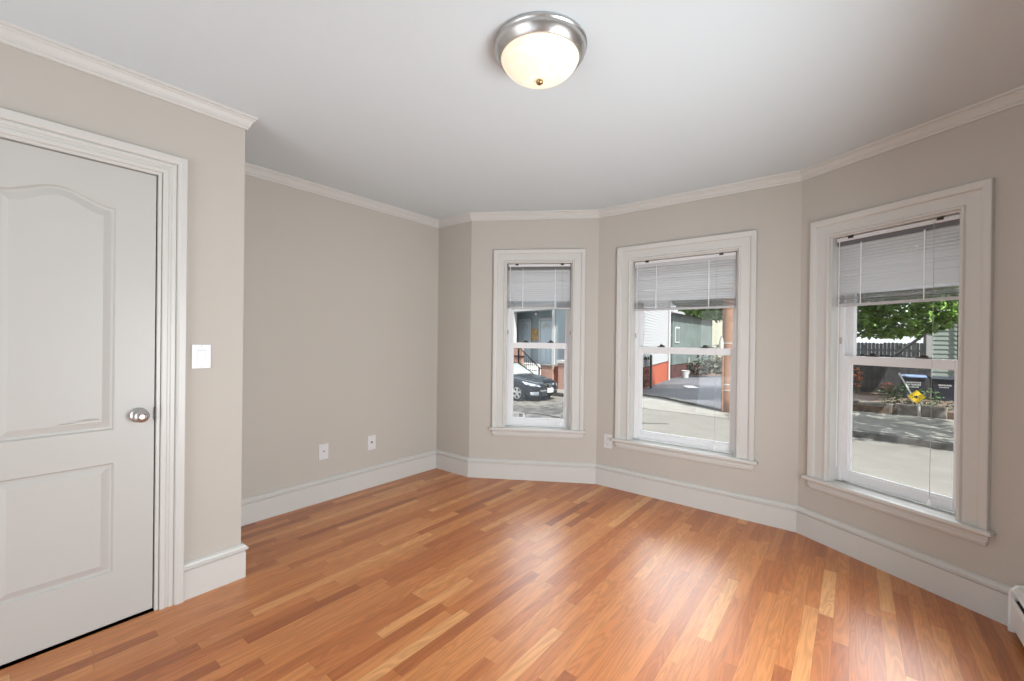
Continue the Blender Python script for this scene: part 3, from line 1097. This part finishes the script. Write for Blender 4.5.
MB().box(-.17, .15, 0, .05, -.05, 1.10).build('door_panel', M['red_door'], gd)
mb = MB()
for z in (.18, .62):
    mb.molding([(-.12, z), (.10, z), (.10, z + .36), (-.12, z + .36)][::-1], [(0, 0), (0, .012), (.025, .012), (.025, 0)], closed=True)
mb.build('panel_moulding', M['red_door'], gd)
MB().lathe([(0, 0), (.02, 0), (.02, .03), (.001, .03)], 10, Matrix.Translation((.11, 0, .55)) @ Ry).build('knob', M['galv'], gd)
sr = tag(empty('stair_rail', S(7.5, 2.05), ha), 'black iron stair railing sloping down to the brick wall', 'railing')
def rx(t):
    return 7.5 - t
mb = MB()
mb.tube([(rx(8.3), 0, 1.98), (rx(6.84), 0, 1.08), (rx(6.70), 0, 1.04)], .022, 8)
mb.build('hand_rail', M['iron'], sr)
MB().tube([(rx(8.3), 0, 1.28), (rx(6.84), 0, .40)], .014, 6).build('lower_rail', M['iron'], sr)
for i in range(11):
    f = (i + .5) / 11
    t = 8.3 - 1.46 * f
    MB().tube([(rx(t), 0, 1.28 - .88 * f), (rx(t), 0, 1.98 - .90 * f)], .009, 6).build('baluster', M['iron'], sr)
for t, zz in ((8.3, 1.98), (6.84, 1.08)):
    MB().box(rx(t) - .022, rx(t) + .022, -.022, .022, -.3 if t < 8 else -.4, zz).build('newel_post', M['iron'], sr)
MB().tube([(rx(7.75), -.02, .86), (rx(7.6), -.02, .94), (rx(7.0), -.02, .94)], .018, 6).build('scroll_rail', M['iron'], sr)
# steps behind the rail
stp = tag(empty('porch_steps', S(7.6, 2.35), ha), 'pale stone steps rising to the porch behind the iron railing', 'steps')
mb = MB()
for i in range(6):
    mb.box(-.64, .55 - i * .21, .05, .90, -.5, .18 * (i + 1))
mb.build('treads', M['white_ext'], stp)

# ---- white house with the red foundation, seen through window 2
A1, B1 = Vector((4.75, 16.7)), Vector((9.29, 25.2))
wa = rotz(A1, B1)
zA = zg(tw(*A1)[0])
wh = tag(empty('white_house', (A1.x, A1.y, zA), wa), 'white clapboard house on a red painted foundation beside the driveway', 'house')
L1 = (B1 - A1).length
clap(0, L1, .95, 7.0, .13, .014, .15).build('siding_wall', M['siding_white'], wh)
MB().box(0, L1 - .02, .03, .2, -.9, .95).build('foundation', M['red_base'], wh)
MB().box(.05, L1 - .05, .15, 1.85, -.9, 7.0).build('house_body', M['siding_white'], wh)
MB().box(L1 - .14, L1 + .02, -.035, .2, .95, 7.0).build('corner_board', M['white_ext'], wh)
MB().prism([(-.25, 7.0), (2.1, 7.0), (.95, 8.4)], -.2, L1 + .2, 'x').build('roof', M['roof'], wh)
mb = MB()
mb.tube([(L1 - .45, -.08, 7.0), (L1 - .45, -.08, -.2)], .055, 8)
mb.tube([(L1 - .45, -.08, -.2), (L1 - .45, -.35, -.32)], .055, 8)
mb.build('downspout', M['white_ext'], wh)

# ---- low grey-green garage further back
A2, B2 = Vector((9.9, 26.3)), Vector((15.9, 34.0))
ga = rotz(A2, B2)
gr = tag(empty('garage', (A2.x, A2.y, zg(tw(*A2)[0])), ga), 'low grey green building with dark red base at the end of the driveway', 'building')
L2 = (B2 - A2).length
MB().box(0, L2, 0, 3.5, .85, 4.0).build('wall_panel', M['siding_teal'], gr)
MB().box(.02, L2, .03, 3.4, -1.2, .85).build('foundation', M['maroon'], gr)
MB().box(L2 - .2, L2 + .03, -.03, .2, .85, 4.0).build('corner_board', M['fence_light'], gr)
MB().prism([(-.3, 4.0), (3.8, 4.0), (1.8, 4.7)], -.2, L2 + .3, 'x').build('roof', M['roof'], gr)
for xx in (.45,):
    wi = MB().box(xx, xx + .85, -.04, .05, 2.2, 3.2).build('garage_window', M['white_ext'], gr)
    MB().box(xx + .09, xx + .76, -.06, -.03, 2.29, 3.11).build('pane', M['siding_teal'], wi)
MB().tube([(3.3, -.06, 1.2), (3.3, -.06, -1.0)], .06, 8).build('pipe', M['galv'], gr)

# ---- cream house beyond
ch = tag(empty('cream_house', (17.5, 37.0, zg(0) - .3), R(-15)), 'pale cream house far behind the driveway', 'house')
clap(-2, 6, .6, 7.0, .2, .02).build('siding_wall', M['siding_pale'], ch)
MB().box(-1.95, 5.95, .1, 5, -1.2, 7.0).build('house_body', M['siding_pale'], ch)
MB().prism([(-2.4, 7.0), (6.4, 7.0), (2, 9.2)], -.3, 5.2, 'y').build('roof', M['roof'], ch)

# ---- iron gate by the white house
ig = tag(empty('iron_gate', G(5.72, 18.55), rotz(Vector((5.72, 18.55)), Vector((6.36, 19.3)))), 'black ornamental iron gate in front of the red foundation', 'gate')
mb = MB()
mb.box(0, .035, -.02, .02, 0, 1.48)
mb.box(.80, .93, -.03, .03, 0, 1.50)
for z in (.12, .55, .98, 1.30):
    mb.box(.0, .9, -.012, .012, z, z + .03)
mb.build('gate_frame', M['iron'], ig)
for i in range(6):
    x = .12 + i * .125
    MB().box(x - .009, x + .009, -.009, .009, .12, 1.42 + (.06 if i % 2 else 0)).build('bar', M['iron'], ig)
for i in range(3):
    for j in range(2):
        x, z = .18 + i * .25, .34 + j * .43 + .02
        ringv = [(x + .09 * math.cos(2 * math.pi * k / 16), -.014, z + .09 * math.sin(2 * math.pi * k / 16)) for k in range(17)]
        MB().tube(ringv, .012, 6).build('scroll', M['iron'], ig)
for i in range(4):
    x = .12 + i * .22
    MB().lathe([(.001, 0), (.045, .03), (.03, .08), (.001, .13)], 8, Matrix.Translation((x, 0, 1.32))).build('finial', M['iron'], ig)

# ---- utility pole
up = tag(empty('utility_pole', G(6.17, 12.2)), 'brown wooden utility pole at the edge of the driveway', 'pole')
MB().lathe([(.155, -.2), (.152, .5), (.148, 3), (.14, 7.5), (.13, 9.0)], 28).build('pole_shaft', M['pole'], up, smooth=True)
for z in (.62, .78, 1.62, 1.78, 1.95):
    MB().lathe([(.150, 0), (.160, .004), (.160, .026), (.150, .03)], 28, Matrix.Translation((0, 0, z)), close=True).build('steel_band', M['galv'], up)
MB().tube([(-.165, -.05, .05), (-.165, -.05, 1.6)], .028, 8).build('conduit', M['pole'], up)
mb = MB()
mb.prism([(-.26, 1.62), (-.17, 1.62), (-.17, 2.02), (-.215, 2.16), (-.26, 2.02)], -.10, -.02, 'y')
mb.build('cable_guard', M['galv'], up)

# ---- planter bucket
pb = tag(empty('white_bucket', G(10.75, 26.4)), 'white bucket against the dark red base of the garage', 'bucket')
MB().lathe([(.17, 0), (.23, .46), (.245, .46), (.245, .49), (.21, .49), (.20, .40), (.001, .40)], 20).build('bucket_body', M['white_ext'], pb, smooth=False)
MB().tube([(.235 * math.cos(t), .235 * math.sin(t) * .25 - .24, .44 - .20 * math.sin(t)) for t in [math.pi * i / 12 for i in range(13)]], .008, 5).build('bucket_handle', M['galv'], pb)

# ---- leaves
def leaves(n, blobs, size, rnd, squash=1.0):
    mb = MB()
    for _ in range(n):
        c, r, rzv = rnd.choice(blobs)
        while True:
            v = Vector((rnd.uniform(-1, 1), rnd.uniform(-1, 1), rnd.uniform(-1, 1)))
            if v.length <= 1:
                break
        v = v.normalized() * (v.length ** .5)
        q = Vector(c) + Vector((v.x * r, v.y * r, v.z * rzv))
        s_ = size * rnd.uniform(.6, 1.3)
        ax = Vector((rnd.gauss(0, 1), rnd.gauss(0, 1), rnd.gauss(0, .5))).normalized()
        up_ = Vector((rnd.gauss(0, .6), rnd.gauss(0, .6), 1)).normalized()
        sd_ = ax.cross(up_).normalized()
        up_ = sd_.cross(ax)
        fold = up_ * s_ * .12
        mb.add([q - ax * s_ * .5, q - sd_ * s_ * .26 + fold, q + ax * s_ * .5, q + sd_ * s_ * .26 + fold], [(0, 1, 2), (0, 2, 3)])
    return mb
def tree(loc, blobs, n, size, trunk, seed, label, m='leaf'):
    rnd = random.Random(seed)
    o = tag(empty('street_tree', loc), label, 'tree')
    tk = MB()
    tk.tube(trunk, [.19, .16, .13, .10][:len(trunk)] + [.08] * max(0, len(trunk) - 4), 10)
    top = Vector(trunk[-1])
    for c, r, rz_ in blobs:
        c = Vector(c)
        tk.tube([Vector(trunk[-2]), (Vector(trunk[-2]) + c) / 2 + Vector((0, 0, .3)), c], [.07, .05, .02], 6)
    tk.build('trunk', M['bark'], o, smooth=True)
    leaves(n, blobs, size, rnd).build('foliage', M[m], o)
    return o
g0 = G(9.6, 13.6)
tree(g0, [((-.3, -.3, 4.6), 2.3, 1.7), ((-2.6, .6, 4.15), 1.9, 1.35), ((2.3, .3, 3.6), 1.9, 1.45), ((2.6, .0, 4.6), 1.4, 1.5), ((-.5, 1.0, 6.2), 2.2, 1.6), ((1.2, -1.5, 4.9), 1.8, 1.5), ((-2.2, .3, 5.3), 1.8, 1.2), ((1.9, -.5, 3.25), 1.9, 1.1), ((1.9, -.5, 3.25), 1.9, 1.1), ((.7, .2, 3.5), 1.7, 1.15), ((-2.6, .4, 3.5), 1.7, .8), ((-2.6, .4, 3.5), 1.7, .8), ((-3.0, .2, 3.7), 1.3, .8)],
     24000, .24, [(0, 0, 0), (.05, 0, 1.5), (0, .05, 3.0), (-.1, 0, 4.5)], 3, 'leafy green tree between the driveway and the board fence')
g1 = G(9.75, 8.1)
tree(g1, [((.2, -.4, 5.0), 1.9, 1.3), ((-1.0, -1.0, 5.2), 1.7, 1.1), ((1.3, .3, 5.3), 1.6, 1.2), ((.5, -1.9, 4.9), 1.6, 1.0)],
     2300, .26, [(0, 0, 0), (.05, 0, 1.6), (.1, .05, 3.2), (.1, 0, 4.6)], 4, 'street tree on the sidewalk right of the bins, shading it')
g2 = Vector((1.35, 6.6, zg(0) + .1))
tree(g2, [((1.2, .6, 6.2), 1.8, 1.0), ((.2, 1.4, 6.0), 1.6, 1.0), ((2.3, 1.3, 6.4), 1.5, 1.0), ((1.0, 2.4, 6.3), 1.8, 1.0)],
     1050, .27, [(0, 0, -.2), (.0, .2, 2.0), (-.05, .8, 4.2), (-.1, 1.5, 5.6)], 5, 'tall street tree on the near sidewalk, between the two left windows')

# ---- right side: board fence, green house, bins, sign, planting
fa = ha
def board_fence(name, t0, t1, w, h, m, label, step=.14):
    p = S((t0 + t1) / 2, w)
    o = tag(empty(name, p, fa), label, 'fence')
    half = (t0 - t1) / 2
    mb = MB()
    x = -half
    rnd = random.Random(int(w * 10))
    while x < half:
        hh = h + rnd.uniform(-.02, .02)
        mb.prism([(x + .004, 0.0), (x + step - .006, 0.0), (x + step - .006, hh - .03), (x + step / 2, hh), (x + .004, hh - .03)], 0, .022, 'y')
        x += step
    mb.build('board_panel', m, o)
    for z in (.3, h - .35):
        MB().box(-half, half, .022, .07, z, z + .09).build('rail', m, o)
    n = 4
    for i in range(n):
        xx = -half + (2 * half) * i / (n - 1)
        MB().box(xx - .05, xx + .05, .07, .17, -.2, h - .1).build('post', m, o)
    return o
board_fence('board_fence', -1.6, -4.95, 8.62, 1.62, M['fence'], 'dark weathered board fence behind the bins and the planting bed')
board_fence('picket_fence', -1.6, -4.78, 11.5, 2.05, M['fence_light'], 'paler grey board fence standing behind the dark one', .12)
gh = tag(empty('green_house', S(-6.6, 9.0), ha), 'pale green clapboard house behind the rubbish bins', 'house')
def ghx(t):
    return -6.6 - t
hx0 = ghx(-4.85)
clap(hx0, 6, .5, 7.5, .15, .016).build('siding_wall', M['siding_green'], gh)
MB().box(hx0 - .02, hx0 + .16, -.03, .2, .0, 7.5).build('corner_board', M['white_ext'], gh)
MB().box(hx0, 6, .02, 6, -.5, .5).build('foundation', M['white_ext'], gh)
MB().box(hx0 + .05, 5.95, .1, 6, .5, 7.5).build('house_body', M['siding_green'], gh)
MB().prism([(hx0 - .4, 7.5), (6.4, 7.5), (2.4, 9.8)], -.35, 6.2, 'y').build('roof', M['roof'], gh)
bh = MB()
bh.prism([(.62, 0), (2.6, 0), (2.6, 2.5), (1.62, 2.5), (.62, 1.75)], -.9, 0, 'y')
bh.build('porch_hood', M['siding_blue'], gh)
MB().tube([(.62, -.92, 1.76), (1.62, -.92, 2.52)], .045, 6).build('hood_trim', M['white_ext'], gh)
MB().tube([(hx0 + .75, -.06, 7.5), (hx0 + .75, -.06, .4)], .022, 6).build('service_cable', M['iron'], gh)
# stair rail in front of the house corner
sr2 = tag(empty('wooden_stair_rail', S(-4.78, 8.85), ha), 'dark wooden stair railing sloping up to the green house corner', 'railing')
MB().tube([(-.75, 0, 1.55), (.05, 0, 2.35)], .05, 6).build('hand_rail', M['fence'], sr2)
for i, x in enumerate((-.75, -.45, -.2, .05)):
    MB().box(x - .035, x + .035, -.035, .035, 0, 1.55 + (x + .75)).build('post', M['fence'], sr2)

def wheelie_bin(loc, rz, s_, lidmat, label):
    o = tag(empty('wheeled_bin', loc, rz), label, 'bin', 'wheeled bins beside the green house')
    def ring(hw_, d0, d1, z):
        return [(-hw_, d0, z), (hw_, d0, z), (hw_, d1, z), (-hw_, d1, z)]
    lv = [ring(.235 * s_, -.22 * s_, .24 * s_, .04), ring(.255 * s_, -.25 * s_, .28 * s_, .45 * s_), ring(.295 * s_, -.315 * s_, .36 * s_, .98 * s_), ring(.315 * s_, -.335 * s_, .38 * s_, .985 * s_), ring(.315 * s_, -.335 * s_, .38 * s_, 1.03 * s_)]
    vs = [v for l in lv for v in l]
    fs = [(i * 4 + k, i * 4 + (k + 1) % 4, i * 4 + 4 + (k + 1) % 4, i * 4 + 4 + k) for i in range(4) for k in range(4)]
    fs += [(0, 1, 2, 3), (16, 17, 18, 19)]
    MB().add(vs, fs).build('bin_body', M['bin'], o, bevel=.02 * s_, seg=2)
    ld = MB()
    prof = [(-.37 * s_, 1.02 * s_), (-.36 * s_, 1.065 * s_), (-.15 * s_, 1.10 * s_), (.2 * s_, 1.10 * s_), (.40 * s_, 1.06 * s_), (.41 * s_, 1.02 * s_)]
    ld.prism(prof, -.335 * s_, .335 * s_, 'x')
    ld.build('bin_lid', lidmat, o, bevel=.012, seg=2)
    MB().tube([(-.26 * s_, .42 * s_, .98 * s_), (.26 * s_, .42 * s_, .98 * s_)], .018, 8).build('handle_bar', M['bin'], o)
    for k in (-1, 1):
        mt = Matrix.Translation((k * .25 * s_, .28 * s_, .12)) @ Matrix.Rotation(R(90), 4, 'Y')
        MB().lathe([(.001, -.03), (.11, -.03), (.12, -.02), (.12, .02), (.11, .03), (.001, .03)], 18, mt).build('wheel', M['tyre'], o)
    return o
# white print on the bins: short stacked lines with the town's lettering too small to read
def bin_print(o, rows, s_):
    rnd = random.Random(len(rows) * 3)
    for z, x0_, x1_, hh in rows:
        mb = MB()
        x = x0_
        while x < x1_:
            wd = rnd.uniform(.018, .034)
            y = -.25 * s_ - (.065 * s_) * (z - .45 * s_) / (.53 * s_) - .004
            mb.add([(x, y, z), (x + wd, y, z), (x + wd, y - .006, z + hh), (x, y - .006, z + hh)], [(0, 1, 2, 3)])
            x += wd + .010
        mb.build('printed_line', M['print'], o)
bin_rz = R(-38)
b_a = wheelie_bin(G(13.0, 13.86), bin_rz, .92, M['bin_blue'], 'larger dark navy bin with a blue lid, in front of the fence')
bin_print(b_a, [(.76, -.17, .15, .05), (.69, -.17, .15, .045), (.62, -.12, .12, .04)], .92)
b_b = wheelie_bin(G(13.54, 13.42), bin_rz, .90, M['bin'], 'smaller dark navy bin with a dark lid, in front of the green house')
bin_print(b_b, [(.72, -.13, .13, .045), (.66, -.11, .11, .032)], .90)

# leaning stake with the yellow diamond sign
gs = G(10.73, 11.25)
sg = tag(empty('diamond_sign', gs, R(-42)), 'yellow diamond warning sign on a leaning white stake by the kerb', 'sign')
MB().tube([(.02, 0, -.05), (-.01, .0, .42)], .035, 8).build('sign_post', M['galv'], sg)
MB().tube([(-.02, .03, .38), (-.40, .08, 1.22)], .02, 8).build('leaning_stake', M['print'], sg)
mtx = Matrix.Translation((-.05, -.045, .62)) @ Matrix.Rotation(R(45), 4, 'Y')
MB().box(-.125, .125, -.006, .006, -.125, .125, mtx).build('sign_face', M['yellow'], sg, bevel=.004)
mb = MB()
mb.prism([(-.05, -.02), (-.012, -.02), (-.012, -.045), (.045, .0), (-.012, .045), (-.012, .02), (-.05, .02)], -.012, -.007, 'y')
for x, z in ((-.075, .03), (-.075, -.03), (.06, .035), (.06, -.035)):
    mb.box(x - .012, x + .012, -.012, -.007, z - .008, z + .008)
mb.build('sign_symbol', M['sign_black'], sg, loc=(-.05, -.045, .62))

# retaining stones and planting
rw = tag(empty('retaining_edge', S(-4.4, 4.45), ha), 'low grey stone edging along the back of the sidewalk', 'edging')
mb = MB()
rnd = random.Random(11)
x = -2.2
while x < .95:
    l_ = rnd.uniform(.5, .8)
    mb.box(x, x + l_ - .02, rnd.uniform(-.03, .02), .28, -.2, .36 + rnd.uniform(-.03, .03))
    x += l_
mb.build('edge_stones', M['stone'], rw, bevel=.03, seg=2)
sheet('planting_bed', [(-2.9, 3.4), (-3.86, 4.25), (-5.5, 4.6), (-12, 5.3), (-12, 9), (-2.9, 9)], .26, M['soil'], .4)
def shrub(name, x, y, blobs, n, size, seed, m, label, grp=None):
    o = tag(empty(name, G(x, y, .2)), label, 'plant', grp)
    leaves(n, blobs, size, random.Random(seed)).build('foliage', M[m], o)
    mb = MB()
    for c, r, rz_ in blobs:
        mb.tube([(0, 0, 0), (c[0] * .6, c[1] * .6, c[2] * .6), c], [.018, .012, .006], 5)
    mb.build('stem', M['bark'], o)
    return o
shrub('leafy_shrub', 11.35, 12.25, [((0, 0, .35), .38, .3), ((.35, -.2, .3), .35, .28), ((-.4, .1, .3), .32, .25)], 420, .11, 21, 'leaf_dark', 'low green shrub left of the yellow diamond sign')
shrub('ground_cover', 12.2, 11.7, [((0, 0, .12), .7, .16), ((.6, -.3, .1), .6, .14), ((-.2, -.6, .05), .5, .10)], 520, .11, 22, 'leaf_grey', 'low grey green plants in front of the bins')
f1 = shrub('flowering_plant', 12.2, 15.1, [((0, 0, .45), .16, .38)], 90, .10, 23, 'leaf_dark', 'tall orange flowering plant before the dark fence')
leaves(110, [((0, 0, .6), .17, .36)], .10, random.Random(24)).build('blossom', M['bud'], f1)
f2 = shrub('flowering_plant', 12.85, 14.6, [((0, 0, .25), .22, .2)], 80, .09, 25, 'leaf_dark', 'small red flowering plant between the orange one and the blue lidded bin')
leaves(60, [((0, 0, .32), .2, .16)], .09, random.Random(26)).build('blossom', M['bud_red'], f2)
shrub('dark_shrub', 13.4, 28.4, [((0, 0, .9), 1.1, 1.0), ((1.3, .8, .9), 1.2, 1.1), ((.5, -.6, .5), .9, .6), ((-1.2, -.8, .4), .8, .5)], 1700, .22, 27, 'leaf_grey', 'dark grey shrubs at the far end of the driveway')

# ---- parked car (front towards the right)
cs = .88
cpos = S(4.31, -1.32)
car = tag(empty('parked_car', cpos, R(-44)), 'dark blue black sedan parked at the far kerb, front end to the right', 'car')
# local x forward from the front axle, y to the car's left (away from us), z up; near flank at y = 0
def build_car():
    W2 = .90 * cs
    YC = W2 - .03
    def sect(x, zb, zm, zsh, wsh, ztop, wtop, wb_):
        half = [(0, zb), (wb_ * .8, zb), (wb_, zb + .06), (wsh, zm), (wsh * .985, zsh), (wtop, ztop), (wtop * .5, ztop + .018), (0, ztop + .024)]
        pts_ = [(x * cs, YC - y, z * cs) for y, z in half] + [(x * cs, YC + y, z * cs) for y, z in half[-2:0:-1]]
        return pts_
    W = .90
    st = [  # x, zb, zm, zshoulder, wshoulder, ztop, wtop, wbottom  (widths scaled below)
        (.93, .30, .48, .60, .30, .66, .22, .30), (.88, .22, .48, .64, .58, .72, .46, .58), (.72, .19, .50, .70, .78, .79, .62, .76), (.45, .19, .52, .77, .86, .86, .70, .84),
        (.0, .19, .54, .84, .89, .92, .74, .88), (-.45, .19, .55, .90, .90, .98, .78, .89), (-.80, .19, .55, .93, .90, 1.01, .82, .89),
        (-1.6, .19, .55, .95, .90, 1.00, .84, .89), (-2.6, .19, .56, .97, .90, 1.02, .84, .89), (-3.3, .22, .58, .98, .88, 1.06, .78, .86), (-3.7, .30, .60, .96, .80, 1.04, .68, .76), (-3.85, .40, .62, .88, .66, .94, .58, .64)]
    rings = []
    for x, zb, zm, zsh, wsh, zt2, wtp, wbt in st:
        rings.append(sect(x, zb, zm, zsh, wsh * cs, zt2, wtp * cs, wbt * cs))
    n = len(rings[0])
    vs = [v for r_ in rings for v in r_]
    fs = [(i * n + k, i * n + (k + 1) % n, (i + 1) * n + (k + 1) % n, (i + 1) * n + k) for i in range(len(rings) - 1) for k in range(n)]
    fs += [tuple(range(n)), tuple(range((len(rings) - 1) * n, len(rings) * n))[::-1]]
    b = MB().add(vs, fs).build('car_body', M['paint_car'], car)
    smooth_angle(b, 60)
    sm = b.modifiers.new('sub', 'SUBSURF')
    sm.levels = sm.render_levels = 2
    # greenhouse
    gsec = []
    for x, zb, wb_, zt2, wt_ in ((-.62, .98, .74, 1.0, .70), (-1.35, .95, .80, 1.40, .60), (-1.75, .95, .81, 1.45, .62), (-2.4, .96, .81, 1.44, .61), (-3.35, 1.0, .74, 1.08, .66)):
        gsec.append([(x * cs, YC - wb_ * cs, zb * cs), (x * cs, YC - wt_ * cs, zt2 * cs), (x * cs, YC, (zt2 + .03) * cs), (x * cs, YC + wt_ * cs, zt2 * cs), (x * cs, YC + wb_ * cs, zb * cs)])
    vs = [v for r_ in gsec for v in r_]
    m = 5
    fs = [(i * m + k, i * m + k + 1, (i + 1) * m + k + 1, (i + 1) * m + k) for i in range(4) for k in range(4)]
    fs += [tuple(range(m)), tuple(range(4 * m, 5 * m))]
    smooth_angle(MB().add(vs, fs).build('cabin_glass', M['car_glass'], car), 35)
    rf = MB()
    gs2 = gsec[1:4]
    vs = []
    for r_ in gs2:
        for v in r_[1:4]:
            vs.append((v[0], YC + (v[1] - YC) * 1.02, v[2] + .012))
    fs = [(i * 3 + k, i * 3 + k + 1, i * 3 + k + 4, i * 3 + k + 3) for i in range(2) for k in range(2)]
    o = rf.add(vs, fs).build('roof_panel', M['paint_car'], car)
    so_ = o.modifiers.new('solid', 'SOLIDIFY'); so_.thickness = .03
    for s_ in (-1, 1):
        a_, b_ = gsec[0][0 if s_ < 0 else 4], gsec[1][1 if s_ < 0 else 3]
        MB().tube([a_, b_], .035, 6).build('front_pillar', M['paint_car'], car)
        c_ = gsec[4][1 if s_ < 0 else 3]
        d_ = gsec[3][1 if s_ < 0 else 3]
        MB().tube([d_, c_], .045, 6).build('rear_pillar', M['paint_car'], car)
    # wheels
    for x in (0, -2.78):
        for s_ in (-1, 1):
            yy = YC + s_ * (W2 - .13)
            r_ = .325 * cs
            out = -1 if s_ < 0 else 1
            mt = Matrix.Translation((x * cs, yy, r_)) @ Matrix.Rotation(R(90), 4, 'X')
            arch = MB().lathe([(.001, -.13), (r_ * 1.17, -.13), (r_ * 1.17, .128), (.001, .128)], 28, mt).build('wheel_arch', M['grille'], car)
            ty = MB().lathe([(r_ * .70, -.10), (r_ * .94, -.11), (r_, -.08), (r_, .10), (r_ * .95, .135), (r_ * .72, .138), (r_ * .68, .115)], 32, mt, close=True)
            wo = ty.build('tyre', M['tyre'], car, smooth=False)
            rm = MB()
            yo = .137 * (1 if s_ < 0 else 1)
            rm.lathe([(r_ * .62, .09), (r_ * .71, .138), (r_ * .72, .142), (r_ * .66, .142), (r_ * .60, .10)], 32, mt, close=True)
            rm.lathe([(.001, .09), (r_ * .20, .09), (r_ * .18, .14), (.001, .146)], 16, mt)
            for k in range(5):
                for dd in (-.17, .17):
                    t = 2 * math.pi * k / 5 + .3
                    p0 = mt @ Vector((r_ * .15 * math.cos(t + dd), r_ * .15 * math.sin(t + dd), .125))
                    p1 = mt @ Vector((r_ * .66 * math.cos(t + dd), r_ * .66 * math.sin(t + dd), .128))
                    rm.tube([p0, p1], .022, 6)
            rm.build('wheel_rim', M['alloy'], wo)
    # front details, laid on the body skin
    def onskin(x, y, z, push=.004):
        return Vector((x * cs, YC + y * cs, z * cs))
    dg = bpy.context.evaluated_depsgraph_get()
    be = b.evaluated_get(dg)
    inv = None
    def skin_patch(name, poly, direction, origin_shift, m, push=.008, sub=5, parent=car):
        """project a quad of (x, y, z) points onto the body along a direction."""
        d = Vector(direction).normalized()
        a_, b_, c_, e_ = [Vector(q) for q in poly]
        vs, fs = [], []
        for i in range(sub + 1):
            for j in range(sub + 1):
                q = (a_.lerp(b_, i / sub)).lerp(e_.lerp(c_, i / sub), j / sub)
                q = Vector((q.x * cs, YC + q.y * cs, q.z * cs))
                ok, hit, nrm, _ = be.ray_cast(q - d * 2, d)
                if ok:
                    q = hit - d * push
                vs.append(q)
        for i in range(sub):
            for j in range(sub):
                k = i * (sub + 1) + j
                fs.append((k, k + 1, k + sub + 2, k + sub + 1))
        return MB().add(vs, fs).build(name, m, parent, smooth=True)
    for s_ in (-1, 1):
        dr = (-.75, -s_ * .65, 0)
        skin_patch('headlight', [(.22, s_ * .86, .80), (.40, s_ * .84, .68), (.90, s_ * .50, .60), (.80, s_ * .52, .68)], dr, 0, M['lamp_lens'])
        skin_patch('fog_light', [(.60, s_ * .80, .40), (.62, s_ * .78, .28), (.86, s_ * .56, .28), (.86, s_ * .58, .42)], dr, 0, M['lamp_lens'])
    skin_patch('grille', [(.9, -.40, .69), (.9, -.30, .50), (.9, .30, .50), (.9, .40, .69)], (-1, 0, 0), 0, M['grille'])
    skin_patch('lower_grille', [(.9, -.50, .40), (.9, -.42, .27), (.9, .42, .27), (.9, .50, .40)], (-1, 0, 0), 0, M['grille'])
    for s_ in (-1, 1):
        skin_patch('chrome_trim', [(.9, s_ * .30, .71), (.9, s_ * .24, .71), (.9, s_ * .06, .53), (.9, s_ * .13, .52)], (-1, 0, 0), 0, M['chrome'], .014)
    skin_patch('bumper_strip', [(.9, -.52, .47), (.9, -.50, .43), (.9, .50, .43), (.9, .52, .47)], (-1, 0, 0), 0, M['chrome'], .012)
    mt = Matrix.Translation((.985 * cs, YC, .63 * cs)) @ Matrix.Rotation(R(90), 4, 'Y')
    em = MB().lathe([(.048, -.02), (.062, -.01), (.062, .0), (.048, .004)], 24, mt, close=True)
    em.box(.975 * cs, .99 * cs, YC - .075, YC + .075, .63 * cs - .013, .63 * cs + .013)
    em.build('emblem', M['chrome'], car)
    MB().box(.955 * cs, .985 * cs, YC - .16, YC + .16, .36 * cs, .36 * cs + .16).build('licence_plate', M['print'], car)
    mi = MB().lathe([(.001, -.10), (.07, -.08), (.08, .0), (.07, .08), (.001, .10)], 14, Matrix.Translation((-.95 * cs, -.06, 1.02 * cs)) @ Matrix.Rotation(R(90), 4, 'X'))
    mi.build('side_mirror', M['paint_car'], car, smooth=True)
build_car()
